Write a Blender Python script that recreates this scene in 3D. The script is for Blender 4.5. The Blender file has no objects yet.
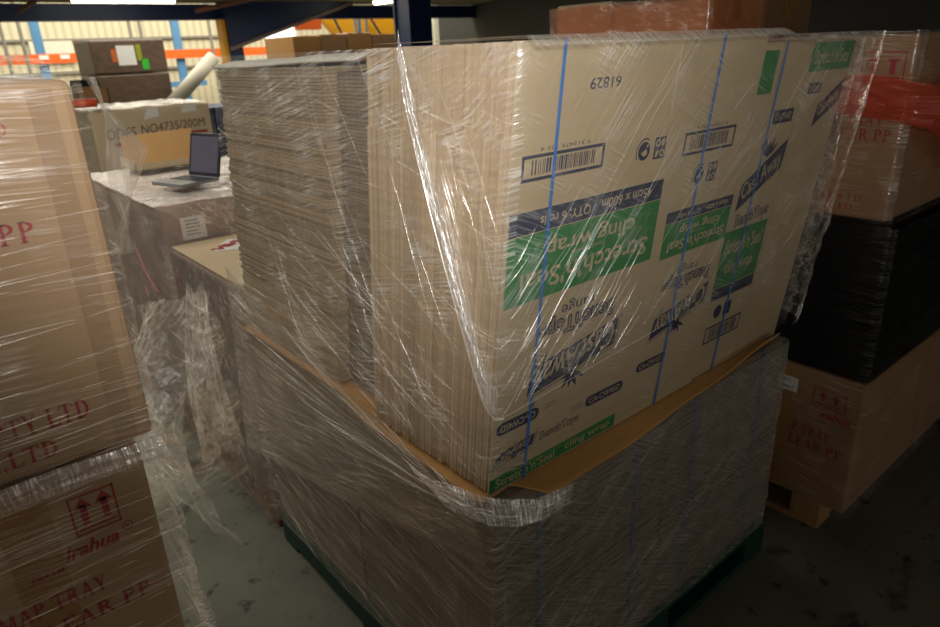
import bpy, bmesh, math, random
from mathutils import Vector, Matrix, noise
random.seed(7)
S = bpy.context.scene
C = S.collection
R = math.radians
V = Vector

# ------------------------------------------------------------------ camera, world, lights, exposure
S.view_settings.view_transform = 'Standard'
S.view_settings.look = 'None'
S.view_settings.exposure = 0.0
S.view_settings.gamma = 1.0
cam_d = bpy.data.cameras.new('camera')
cam_d.sensor_width = 36.0
cam_d.lens = 677.0 / 940.0 * 36.0
cam_d.clip_start = 0.02
cam_d.dof.use_dof = True
cam_d.dof.focus_distance = 1.35
cam_d.dof.aperture_fstop = 5.0
cam = bpy.data.objects.new('camera', cam_d)
C.objects.link(cam)
RIGHT = V((0.76575783, -0.64189253, -0.03986144))
UP = V((0.2628981, 0.25585899, 0.93027994))
FWD = V((0.58694083, 0.72284864, -0.36467835))
EYE = V((0, 0, 1.6))
m3 = Matrix((RIGHT, UP, -FWD)).transposed()
cam.matrix_world = Matrix.Translation(EYE) @ m3.to_4x4()
S.camera = cam

W = bpy.data.worlds.new('world')
S.world = W
W.use_nodes = True
W.node_tree.nodes['Background'].inputs[0].default_value = (1.0, 0.93, 0.82, 1)
W.node_tree.nodes['Background'].inputs[1].default_value = 0.22


def aim(o, d):
    o.rotation_euler = V(d).to_track_quat('-Z', 'Y').to_euler()


def spot(name, loc, d, power, angle, blend, rad, col):
    l = bpy.data.lights.new(name, 'SPOT')
    l.energy = power; l.spot_size = R(angle); l.spot_blend = blend
    l.shadow_soft_size = rad; l.color = col
    o = bpy.data.objects.new(name, l); C.objects.link(o)
    o.location = loc; aim(o, d)
    return o


def area(name, loc, d, power, sx, sy, col):
    l = bpy.data.lights.new(name, 'AREA')
    l.shape = 'RECTANGLE'; l.size = sx; l.size_y = sy; l.energy = power; l.color = col
    o = bpy.data.objects.new(name, l); C.objects.link(o)
    o.location = loc; aim(o, d)
    return o


# the camera's own flash (lights the near pallets, falls off towards the bottom of the frame)
spot('camera_flash', EYE + UP * 0.10, (0.57, 0.80, 0.15), 52, 108, 1.0, 0.022, (1.0, 0.97, 0.93))
# hall lighting beyond the mezzanine, then unseen fill lamps added under it
area('hall_light', (8, 20.5, 7.0), (0.05, 0.35, -1), 1900, 16, 5, (1.0, 0.93, 0.78))
area('background_fill', (5.0, 10.5, 2.6), (0, 0, -1), 270, 7, 4, (1.0, 0.93, 0.78))
area('aisle_fill', (0.3, 2.2, 2.62), (0.1, 0.1, -1), 18, 1.4, 3.0, (1.0, 0.93, 0.8))

area('aisle_fill_far', (0.7, 4.6, 2.66), (0.15, 0.35, -1), 55, 1.4, 3.0, (1.0, 0.93, 0.8))  # added fill for the fronts of the loads at the far left

# ------------------------------------------------------------------ materials


class NT:
    def __init__(self, name):
        self.m = bpy.data.materials.new(name)
        self.m.use_nodes = True
        self.t = self.m.node_tree
        self.t.nodes.clear()
        self.out = self.n('ShaderNodeOutputMaterial')

    def n(self, kind, **kw):
        nd = self.t.nodes.new(kind)
        for k, v in kw.items():
            if k.startswith('i_'):
                key = k[2:]
                key = int(key) if key.isdigit() else key.replace('_', ' ')
                nd.inputs[key].default_value = v
            else:
                setattr(nd, k, v)
        return nd

    def l(self, a, b):
        self.t.links.new(a, b)

    def math(self, op, a, b=None, clamp=False):
        nd = self.n('ShaderNodeMath', operation=op, use_clamp=clamp)
        for i, x in enumerate((a, b)):
            if x is None:
                continue
            if isinstance(x, (int, float)):
                nd.inputs[i].default_value = x
            else:
                self.l(x, nd.inputs[i])
        return nd.outputs[0]

    def mapping(self, src, scale=(1, 1, 1), rot=(0, 0, 0), loc=(0, 0, 0)):
        mp = self.n('ShaderNodeMapping')
        mp.inputs['Scale'].default_value = scale
        mp.inputs['Rotation'].default_value = rot
        mp.inputs['Location'].default_value = loc
        self.l(src, mp.inputs['Vector'])
        return mp.outputs[0]

    def noise(self, vec, scale=5, detail=2, rough=.5):
        nz = self.n('ShaderNodeTexNoise')
        nz.inputs['Scale'].default_value = scale
        nz.inputs['Detail'].default_value = detail
        nz.inputs['Roughness'].default_value = rough
        self.l(vec, nz.inputs['Vector'])
        return nz.outputs[0]

    def ramp(self, fac, stops):
        rp = self.n('ShaderNodeValToRGB')
        e = rp.color_ramp.elements
        while len(e) < len(stops):
            e.new(.5)
        for el, (p, c) in zip(e, stops):
            el.position = p
            el.color = (*c, 1) if len(c) == 3 else c
        self.l(fac, rp.inputs[0])
        return rp.outputs[0]

    def maprange(self, v, a, b, c=0., d=1.):
        mr = self.n('ShaderNodeMapRange')
        mr.inputs[1].default_value = a; mr.inputs[2].default_value = b
        mr.inputs[3].default_value = c; mr.inputs[4].default_value = d
        self.l(v, mr.inputs[0])
        return mr.outputs[0]


def srgb(r, g, b):
    f = lambda c: (c / 255 / 12.92) if c / 255 <= .04045 else ((c / 255 + .055) / 1.055) ** 2.4
    return (f(r), f(g), f(b))


def plain(name, col, rough=.6, var=.12, scale=8, metal=0., stretch=(1, 1, 1), bump=0., rnd=0.):
    t = NT(name)
    p = t.n('ShaderNodeBsdfPrincipled')
    p.inputs['Roughness'].default_value = rough
    p.inputs['Metallic'].default_value = metal
    tc = t.n('ShaderNodeTexCoord')
    v = t.mapping(tc.outputs['Object'], stretch)
    nz = t.noise(v, scale, 4, .6)
    lo = tuple(c * (1 - var) for c in col); hi = tuple(min(1, c * (1 + var)) for c in col)
    colr = t.ramp(nz, [(.3, lo), (.7, hi)])
    if rnd:
        oi = t.n('ShaderNodeObjectInfo')
        k = t.maprange(oi.outputs['Random'], 0, 1, 1 - rnd, 1 + rnd)
        mx = t.n('ShaderNodeVectorMath', operation='SCALE')
        t.l(colr, mx.inputs[0]); t.l(k, mx.inputs['Scale'])
        colr = mx.outputs[0]
    t.l(colr, p.inputs['Base Color'])
    if bump:
        b = t.n('ShaderNodeBump'); b.inputs['Strength'].default_value = bump
        b.inputs['Distance'].default_value = .002
        t.l(nz, b.inputs['Height']); t.l(b.outputs[0], p.inputs['Normal'])
    t.l(p.outputs[0], t.out.inputs[0])
    return t.m


def emit(name, col, strength):
    t = NT(name)
    e = t.n('ShaderNodeEmission'); e.inputs[0].default_value = (*col, 1); e.inputs[1].default_value = strength
    t.l(e.outputs[0], t.out.inputs[0])
    return t.m


def film(name, ang=0., haze=.06, streak=.35, freq=(5, 120), rough=.13, bump=.5, gloss=.5,
         tint=(.93, .92, .9), iso=False, cov=(.5, .72), through=None):
    """clear stretch film: mostly see-through, milky along its tension wrinkles, with glossy glints"""
    t = NT(name)
    tc = t.n('ShaderNodeTexCoord')
    uv = tc.outputs['UV']
    rot = t.mapping(uv, rot=(0, 0, ang))
    if iso:
        st = t.mapping(rot, (freq[0], freq[1], 1))
        n1 = t.noise(st, 1, 3, .65)
    else:
        st = t.mapping(rot, (freq[0], freq[1], 1))
        n1 = t.noise(st, 1, 2, .55)
    n2 = t.noise(uv, 7, 3, .6)
    ridge = t.math('POWER', t.math('SUBTRACT', 1, t.math('ABSOLUTE', t.math('MULTIPLY', t.math('SUBTRACT', n1, .5), 8.), None), True), 3, True)
    patch = t.maprange(n2, cov[0], cov[1])
    mask = t.math('MULTIPLY', ridge, patch, True)
    b = t.n('ShaderNodeBump'); b.inputs['Strength'].default_value = bump; b.inputs['Distance'].default_value = .006
    hsum = t.math('ADD', n1, t.math('MULTIPLY', n2, 1.2))
    t.l(hsum, b.inputs['Height'])
    tr = t.n('ShaderNodeBsdfTransparent')
    tr.inputs[0].default_value = (*(through or (.985, .98, .97)), 1)
    df = t.n('ShaderNodeBsdfDiffuse'); df.inputs[0].default_value = (*tint, 1)
    tl = t.n('ShaderNodeBsdfTranslucent'); tl.inputs[0].default_value = (*tint, 1)
    milk = t.n('ShaderNodeMixShader'); milk.inputs[0].default_value = .35
    t.l(df.outputs[0], milk.inputs[1]); t.l(tl.outputs[0], milk.inputs[2])
    m1 = t.n('ShaderNodeMixShader')
    t.l(t.math('ADD', t.math('MULTIPLY', mask, streak), haze, True), m1.inputs[0])
    t.l(tr.outputs[0], m1.inputs[1]); t.l(milk.outputs[0], m1.inputs[2])
    gl = t.n('ShaderNodeBsdfGlossy'); gl.inputs[0].default_value = (1, 1, 1, 1); gl.inputs['Roughness'].default_value = rough
    t.l(b.outputs[0], gl.inputs['Normal'])
    lw = t.n('ShaderNodeLayerWeight'); lw.inputs[0].default_value = .25
    g = t.math('ADD', t.math('MULTIPLY', lw.outputs['Facing'], .12 * gloss),
               t.math('ADD', .035 * gloss, t.math('MULTIPLY', mask, .34 * gloss)), True)
    t.l(g, gl.inputs[0])
    m2 = t.n('ShaderNodeAddShader')
    t.l(m1.outputs[0], m2.inputs[0]); t.l(gl.outputs[0], m2.inputs[1])
    t.l(m2.outputs[0], t.out.inputs[0])
    return t.m


M = {}
KR = srgb(178, 159, 127)
M['kraft'] = plain('kraft board', KR, .75, .05, 3, stretch=(1, 1, 10))
M['kraft_pale'] = plain('pale kraft board', srgb(200, 180, 148), .75, .05, 4)
M['seam'] = plain('glued seam board', srgb(158, 127, 94), .7, .05, 4)
M['kraft_tray'] = plain('tray carton board', srgb(174, 142, 106), .7, .05, 4)
M['kraft_brown'] = plain('brown tray carton board', srgb(152, 116, 82), .75, .06, 4)
M['kraft_warm'] = plain('warm kraft board', srgb(196, 158, 106), .75, .06, 5)
M['kraft_dark'] = plain('dark kraft board', srgb(140, 106, 70), .8, .1, 6)
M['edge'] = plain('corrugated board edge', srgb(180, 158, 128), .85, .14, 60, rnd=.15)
M['edge_dark'] = plain('dark corrugated board edge', srgb(138, 123, 103), .85, .2, 70, rnd=.22)  # darker edge tone for the lower bundles and the recessed one
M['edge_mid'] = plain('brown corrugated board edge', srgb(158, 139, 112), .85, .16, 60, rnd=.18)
M['pad'] = plain('brown kraft pad', srgb(190, 142, 84), .7, .08, 14, stretch=(1, 6, 1))
M['tape'] = plain('brown packing tape', srgb(160, 118, 70), .3, .05, 5)
M['navy'] = plain('navy ink', srgb(34, 40, 70), .6, .05)
M['green_ink'] = plain('green ink', srgb(38, 120, 58), .6, .05)
M['red_ink'] = plain('red ink', srgb(158, 38, 46), .6, .08)
M['black_ink'] = plain('brown marker ink', srgb(84, 52, 34), .7, .05)
M['blue_strap'] = plain('blue strapping', srgb(44, 112, 190), .35, .06)
M['wood'] = plain('pallet wood', srgb(168, 128, 82), .8, .2, 6, stretch=(1, 10, 10), bump=.3)
M['wood_dark'] = plain('old pallet wood', srgb(120, 82, 54), .85, .2, 6, stretch=(1, 10, 10), bump=.3)
M['green_plastic'] = plain('green painted pallet', srgb(14, 64, 52), .5, .12, 6)
M['paper'] = plain('white paper', srgb(226, 226, 222), .6, .03)
M['grey_ink'] = plain('grey print', srgb(120, 120, 128), .6, .03)
M['top_sheet'] = plain('pale grey sheet', srgb(205, 202, 190), .6, .05, 5)
M['blue_steel'] = plain('dark blue painted steel', srgb(26, 44, 88), .45, .1, 3)
M['flange'] = plain('steel flange in lit tone', srgb(128, 108, 104), .5, .15, 3)  # light falling on the girder's flange is put into its paler colour
M['sky_steel'] = plain('light blue painted steel', srgb(84, 134, 176), .5, .06)
M['orange_steel'] = plain('orange rack beam', srgb(236, 104, 34), .5, .06)
M['yellow'] = plain('yellow painted steel', srgb(240, 172, 28), .45, .06)
M['grey_steel'] = plain('grey steel', srgb(134, 130, 120), .5, .1)
M['white_pvc'] = plain('white tube', srgb(222, 216, 196), .45, .04)
M['charcoal'] = plain('charcoal wall cladding', srgb(46, 47, 42), .8, .1, 2)
M['load_shaded'] = plain('shaded pinkish board', srgb(112, 94, 84), .7, .25, 7)  # pinkish brown with the shadow on the low carton put into it
M['load_board'] = plain('dull pinkish board', srgb(150, 128, 116), .7, .2, 5)
M['laptop'] = plain('dark laptop shell', srgb(38, 40, 50), .4, .05)
M['laptop_grey'] = plain('silver grey laptop deck', srgb(128, 128, 128), .4, .05)
M['screen'] = plain('dim laptop screen', srgb(92, 90, 106), .25, .1, 3)
M['orange_item'] = plain('orange plastic', srgb(240, 96, 60), .4, .08)
M['lime'] = plain('yellow green sticker', srgb(150, 160, 40), .5, .1)
M['green_tag'] = plain('bright green sticker', srgb(52, 190, 60), .5, .05)
M['orange_tag'] = plain('orange sticker', srgb(190, 98, 40), .5, .05)
M['brown_wrap'] = plain('brown wrapped boxes', srgb(96, 78, 64), .35, .3, 9, stretch=(1, 1, 2), bump=.5)
M['rust'] = plain('rusty pipe', srgb(110, 66, 48), .7, .2)
M['soffit'] = plain('timber soffit', srgb(120, 106, 78), .8, .15, 2, stretch=(1, 8, 1))
M['tube'] = emit('fluorescent tube', (1, .95, .74), 9)
M['daylight'] = emit('bright daylight opening', (1, .98, .95), 3.0)

M['f_front'] = film('clear film', R(22), .03, .30, (6, 110), .24, .25, 1.2, cov=(.50, .68))
M['f_left'] = film('clear film with tension lines', R(-14), .05, .55, (4, 90), .24, .35, 1.7, cov=(.45, .65))
M['f_apron'] = film('crossed clear film', R(-52), .02, .40, (5, 100), .20, .35, 1.4, cov=(.48, .64))
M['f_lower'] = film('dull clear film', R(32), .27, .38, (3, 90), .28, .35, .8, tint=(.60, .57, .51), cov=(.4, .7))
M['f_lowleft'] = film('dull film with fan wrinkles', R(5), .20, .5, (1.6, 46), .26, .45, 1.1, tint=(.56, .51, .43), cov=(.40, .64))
M['f_box'] = film('clear film with level wrinkles', R(3), .02, .22, (5, 110), .20, .30, 1.1, cov=(.46, .64))
M['f_crumple'] = film('crumpled clear film', 0, .05, .40, (12, 20), .20, .75, 2.0, tint=(.66, .66, .62), iso=True, cov=(.38, .60))
M['f_top'] = film('whitish film on a load top', 0, .42, .4, (14, 22), .22, .7, 1.4, tint=(.82, .80, .76), iso=True, cov=(.38, .60))
M['f_wing'] = film('folded grey film', R(80), .30, .4, (8, 40), .2, .6, 1.6, tint=(.55, .54, .50), cov=(.35, .6))
M['f_milky'] = film('gathered milky film', R(88), .20, .55, (10, 120), .22, .7, 1.8, cov=(.3, .6))
M['f_back'] = film('pinkish clear film', R(40), .20, .5, (12, 34), .25, .7, 1.1, tint=(.8, .72, .67), cov=(.35, .65))
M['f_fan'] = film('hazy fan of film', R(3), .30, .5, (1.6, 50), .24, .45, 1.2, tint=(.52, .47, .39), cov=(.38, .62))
M['f_red'] = film('red plastic film', R(15), .5, .3, (6, 18), .24, .7, .9, tint=(.92, .16, .10), through=(1, .55, .45))
M['f_orange'] = film('orange plastic film', R(10), .35, .4, (8, 26), .24, .7, 1.2, tint=(.9, .45, .25), through=(1, .66, .48))


def black_film():
    t = NT('black stretch film')
    p = t.n('ShaderNodeBsdfPrincipled')
    p.inputs['Base Color'].default_value = (.008, .008, .009, 1)
    p.inputs['Roughness'].default_value = .30
    tc = t.n('ShaderNodeTexCoord')
    v = t.mapping(tc.outputs['Object'], (6, 6, 70), (.15, .05, 0))
    n1 = t.noise(v, 1, 3, .6)
    b = t.n('ShaderNodeBump'); b.inputs['Strength'].default_value = .8; b.inputs['Distance'].default_value = .008
    t.l(n1, b.inputs['Height']); t.l(b.outputs[0], p.inputs['Normal'])
    t.l(p.outputs[0], t.out.inputs[0])
    return t.m


M['black_film'] = black_film()


def ridge_film():
    # thick pulled creases of clear film: faintly milky, glossy
    t = NT('film creases')
    tr = t.n('ShaderNodeBsdfTransparent')
    df = t.n('ShaderNodeBsdfDiffuse'); df.inputs[0].default_value = (.88, .88, .86, 1)
    m = t.n('ShaderNodeMixShader'); m.inputs[0].default_value = .07
    t.l(tr.outputs[0], m.inputs[1]); t.l(df.outputs[0], m.inputs[2])
    gl = t.n('ShaderNodeBsdfGlossy'); gl.inputs[0].default_value = (.20, .20, .20, 1); gl.inputs['Roughness'].default_value = .20
    a = t.n('ShaderNodeAddShader')
    t.l(m.outputs[0], a.inputs[0]); t.l(gl.outputs[0], a.inputs[1])
    t.l(a.outputs[0], t.out.inputs[0])
    return t.m


M['f_ridge'] = ridge_film()


def concrete():
    t = NT('stained concrete')
    p = t.n('ShaderNodeBsdfPrincipled')
    tc = t.n('ShaderNodeTexCoord')
    ob = tc.outputs['Object']
    a = t.noise(ob, 2.2, 6, .65)
    b = t.noise(ob, 14, 4, .6)
    base = t.ramp(a, [(.25, srgb(92, 94, 84)), (.75, srgb(128, 129, 116))])
    sp = t.ramp(b, [(.30, (.25, .25, .25)), (.40, (1, 1, 1))])
    c = t.noise(ob, 5.5, 3, .5)
    st = t.ramp(c, [(.30, (.35, .35, .35)), (.37, (1, 1, 1))])
    mx = t.n('ShaderNodeMix', data_type='RGBA', blend_type='MULTIPLY'); mx.inputs[0].default_value = 1
    t.l(base, mx.inputs[6]); t.l(sp, mx.inputs[7])
    m2 = t.n('ShaderNodeMix', data_type='RGBA', blend_type='MULTIPLY'); m2.inputs[0].default_value = 1
    t.l(mx.outputs[2], m2.inputs[6]); t.l(st, m2.inputs[7])
    t.l(m2.outputs[2], p.inputs['Base Color'])
    p.inputs['Roughness'].default_value = .6
    t.l(p.outputs[0], t.out.inputs[0])
    return t.m


def cladding():
    t = NT('cream corrugated cladding')
    p = t.n('ShaderNodeBsdfPrincipled')
    tc = t.n('ShaderNodeTexCoord')
    w = t.n('ShaderNodeTexWave', wave_type='BANDS', bands_direction='X')
    w.inputs['Scale'].default_value = 1.3
    t.l(tc.outputs['Object'], w.inputs['Vector'])
    col = t.ramp(w.outputs[0], [(.05, srgb(188, 180, 150)), (.5, srgb(206, 198, 168)), (1, srgb(210, 202, 172))])
    t.l(col, p.inputs['Base Color'])
    p.inputs['Roughness'].default_value = .55
    t.l(p.outputs[0], t.out.inputs[0])
    return t.m


M['concrete'] = concrete()
M['cladding'] = cladding()

# ------------------------------------------------------------------ mesh helpers


def link(name, me, mats, parent=None):
    if not isinstance(mats, (list, tuple)):
        mats = [mats]
    for m in mats:
        me.materials.append(M[m] if isinstance(m, str) else m)
    o = bpy.data.objects.new(name, me)
    C.objects.link(o)
    if parent:
        o.parent = parent
    return o


def done(name, bm, mats, parent=None, smooth=False):
    me = bpy.data.meshes.new(name)
    bm.normal_update()
    bm.to_mesh(me); bm.free()
    if smooth:
        for p in me.polygons:
            p.use_smooth = True
    return link(name, me, mats, parent)


def tag(o, label, cat, group=None, kind=None):
    o['label'] = label; o['category'] = cat
    if group:
        o['group'] = group
    if kind:
        o['kind'] = kind
    return o


def thing(name, label, cat, loc=(0, 0, 0), rz=0., group=None):
    o = bpy.data.objects.new(name, None)
    C.objects.link(o)
    o.empty_display_size = .05
    o.location = loc; o.rotation_euler = (0, 0, rz)
    return tag(o, label, cat, group)


def struct(o):
    o['kind'] = 'structure'
    return o


def box(bm, a, b, mi=0, bev=0.):
    a = V(a); b = V(b)
    r = bmesh.ops.create_cube(bm, size=1.)
    vs = r['verts']
    bmesh.ops.scale(bm, vec=b - a, verts=vs)
    bmesh.ops.translate(bm, vec=(a + b) / 2, verts=vs)
    fs = set(f for v in vs for f in v.link_faces)
    for f in fs:
        f.material_index = mi
    if bev:
        es = list(set(e for v in vs for e in v.link_edges))
        bmesh.ops.bevel(bm, geom=es, offset=bev, segments=2, affect='EDGES', profile=.5)
    return bm


def boxobj(name, a, b, mat, parent=None, bev=0.):
    return done(name, box(bmesh.new(), a, b, 0, bev), mat, parent)


def prism(bm, pts, d, mi=0):
    """pts: closed outline of 3D points, extruded by vector d"""
    d = V(d)
    a = [bm.verts.new(V(p)) for p in pts]
    b = [bm.verts.new(V(p) + d) for p in pts]
    n = len(pts)
    fs = [bm.faces.new(a), bm.faces.new(b[::-1])]
    for i in range(n):
        fs.append(bm.faces.new((a[i], b[i], b[(i + 1) % n], a[(i + 1) % n])))
    for f in fs:
        f.material_index = mi
    bmesh.ops.recalc_face_normals(bm, faces=fs)


def tube(bm, pts, rad, seg=8, mi=0):
    pts = [V(p) for p in pts]
    rings = []
    for i, p in enumerate(pts):
        d = (pts[min(i + 1, len(pts) - 1)] - pts[max(i - 1, 0)]).normalized()
        s = d.cross(V((.13, .31, .94)))
        if s.length < 1e-3:
            s = d.cross(V((1, 0, 0)))
        s.normalize(); t = d.cross(s)
        r = rad(i / (len(pts) - 1)) if callable(rad) else rad
        rings.append([bm.verts.new(p + (s * math.cos(k * 2 * math.pi / seg) + t * math.sin(k * 2 * math.pi / seg)) * r) for k in range(seg)])
    for a, b in zip(rings, rings[1:]):
        for k in range(seg):
            f = bm.faces.new((a[k], a[(k + 1) % seg], b[(k + 1) % seg], b[k])); f.material_index = mi
    for rr in (rings[0][::-1], rings[-1]):
        f = bm.faces.new(rr); f.material_index = mi


def grid(name, fn, nu, nv, mat, parent=None, lu=1., lv=1., smooth=True, thick=0.):
    bm = bmesh.new()
    uvl = bm.loops.layers.uv.new('UVMap')
    vs = [[bm.verts.new(fn(i / nu, j / nv)) for j in range(nv + 1)] for i in range(nu + 1)]
    for i in range(nu):
        for j in range(nv):
            f = bm.faces.new((vs[i][j], vs[i + 1][j], vs[i + 1][j + 1], vs[i][j + 1]))
            for lp, (a, b) in zip(f.loops, ((i, j), (i + 1, j), (i + 1, j + 1), (i, j + 1))):
                lp[uvl].uv = (a / nu * lu, b / nv * lv)
    o = done(name, bm, mat, parent, smooth)
    SURF[o.name] = (fn, lu, lv)
    if thick:
        md = o.modifiers.new('thickness', 'SOLIDIFY'); md.thickness = thick; md.offset = 0
    return o


SURF = {}


def ridges(o, n, span, ang, length, rad=.0008, seed=1, bend=.06, off=.0015, wob=8., conv=None, name='film_creases', mat='f_ridge'):
    """pulled creases lying in a film's own surface: span (u0, u1, v0, v1), angle in degrees, length in metres"""
    fn, lu, lv = SURF[o.name]
    rn = random.Random(seed)
    bm = bmesh.new()
    for _ in range(int(n * .75)):
        u = rn.uniform(span[0], span[1]); v = rn.uniform(span[2], span[3])
        L = length[0] + (length[1] - length[0]) * rn.random() ** 2
        if conv:
            d = V((conv[0] - u, conv[1] - v, 0)); a = math.atan2(d.y * lv, d.x * lu)
        else:
            a = R(rn.uniform(*ang))
        k = max(4, int(L / .008)); b = rn.uniform(-bend, bend)
        pts = []
        for i in range(k + 1):
            t = (i / k - .5) * L
            uu = u + (math.cos(a) * t - math.sin(a) * b * t * t * 4) / lu; vv = v + (math.sin(a) * t + math.cos(a) * b * t * t * 4) / lv
            if not (0 <= uu <= 1 and 0 <= vv <= 1):
                continue
            p = fn(uu, vv)
            e = .004
            nr = (fn(min(1, uu + e), vv) - fn(max(0, uu - e), vv)).cross(fn(uu, min(1, vv + e)) - fn(uu, max(0, vv - e)))
            if nr.length:
                nr.normalize()
                if nr.dot(EYE - p) < 0:
                    nr.negate()
            pts.append(p + nr * off)
        if len(pts) > 3:
            w = rn.uniform(.35, 1.0)
            tube(bm, pts, lambda q, w=w: rad * w * (.25 + .75 * math.sin(math.pi * q) ** .5), 5)
    c = done(name, bm, mat, o, True)
    c['kind'] = 'stuff'
    return c


def nz(p, s):
    return noise.noise(V(p) * s)


def crump(p, s):
    """crumpled-film height: sharp ridges at three sizes"""
    a = 0; amp = 1.
    for k in range(4):
        a += (1 - 2 * abs(noise.noise(V(p) * s + V((k * 7.3, k * 3.1, 1.7))))) * amp
        s *= 2.1; amp *= .5
    return a - .9


def polyline(pts, closed=False, r=.03, seg=6):
    """round the corners of a 2D path and return a sampler by fraction of arc length"""
    P = [V((*p, 0)) for p in pts]
    n = len(P)
    out = []
    for i, p in enumerate(P):
        if not closed and i in (0, n - 1):
            out.append(p); continue
        a = (P[i - 1] - p).normalized(); b = (P[(i + 1) % n] - p).normalized()
        s, e = p + a * r, p + b * r
        for k in range(seg + 1):
            t = k / seg
            out.append(s * (1 - t) ** 2 + p * 2 * t * (1 - t) + e * t * t)
    if closed:
        out.append(out[0].copy())
    L = [0.]
    for a, b in zip(out, out[1:]):
        L.append(L[-1] + (b - a).length)

    def at(f):
        d = f * L[-1]
        for i in range(len(L) - 1):
            if d <= L[i + 1] or i == len(L) - 2:
                k = (d - L[i]) / max(1e-9, L[i + 1] - L[i])
                p = out[i].lerp(out[i + 1], k)
                tg = (out[i + 1] - out[i]).normalized()
                return p, V((tg.y, -tg.x, 0))
    return at, L[-1]


def wrap(name, pts, z0, z1, mat, nu=160, nv=40, closed=False, r=.03, amp=.004, lean=0., zl=0., parent=None, freq=(3, 3, 14), flip=1):
    """film pulled round a load: pts is its plan outline; z0, z1 numbers or functions of the path fraction"""
    at, L = polyline(pts, closed, r)
    f0 = z0 if callable(z0) else (lambda s: z0)
    f1 = z1 if callable(z1) else (lambda s: z1)

    def fn(u, v):
        p, nrm = at(u)
        z = f0(u) * (1 - v) + f1(u) * v
        q = V((p.x, p.y - lean * max(0, z - zl), z))
        k = noise.noise(V((q.x * freq[0], q.y * freq[1], q.z * freq[2]))) + .5 * noise.noise(V((q.x * 9, q.y * 9, q.z * 40)))
        return q + nrm * flip * (amp * (k + .6))
    zz = f1(.5) - f0(.5)
    return grid(name, fn, nu, nv, mat, parent, L, zz)


# ------------------------------------------------------------------ lettering


def text_mesh(body, shear=0., bold=0.):
    cu = bpy.data.curves.new('lettering', 'FONT')
    cu.body = body; cu.size = 1.; cu.shear = shear; cu.offset = bold
    cu.resolution_u = 3
    o = bpy.data.objects.new('lettering', cu)
    C.objects.link(o)
    dg = bpy.context.evaluated_depsgraph_get()
    me = bpy.data.meshes.new_from_object(o.evaluated_get(dg))
    bpy.data.objects.remove(o); bpy.data.curves.remove(cu)
    vs = [(v.co.x, v.co.y) for v in me.vertices]
    fs = [tuple(p.vertices) for p in me.polygons]
    bpy.data.meshes.remove(me)
    return vs, fs


TH, TN, SF, SH = .17, .075, .085, .05
GL = {}


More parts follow.
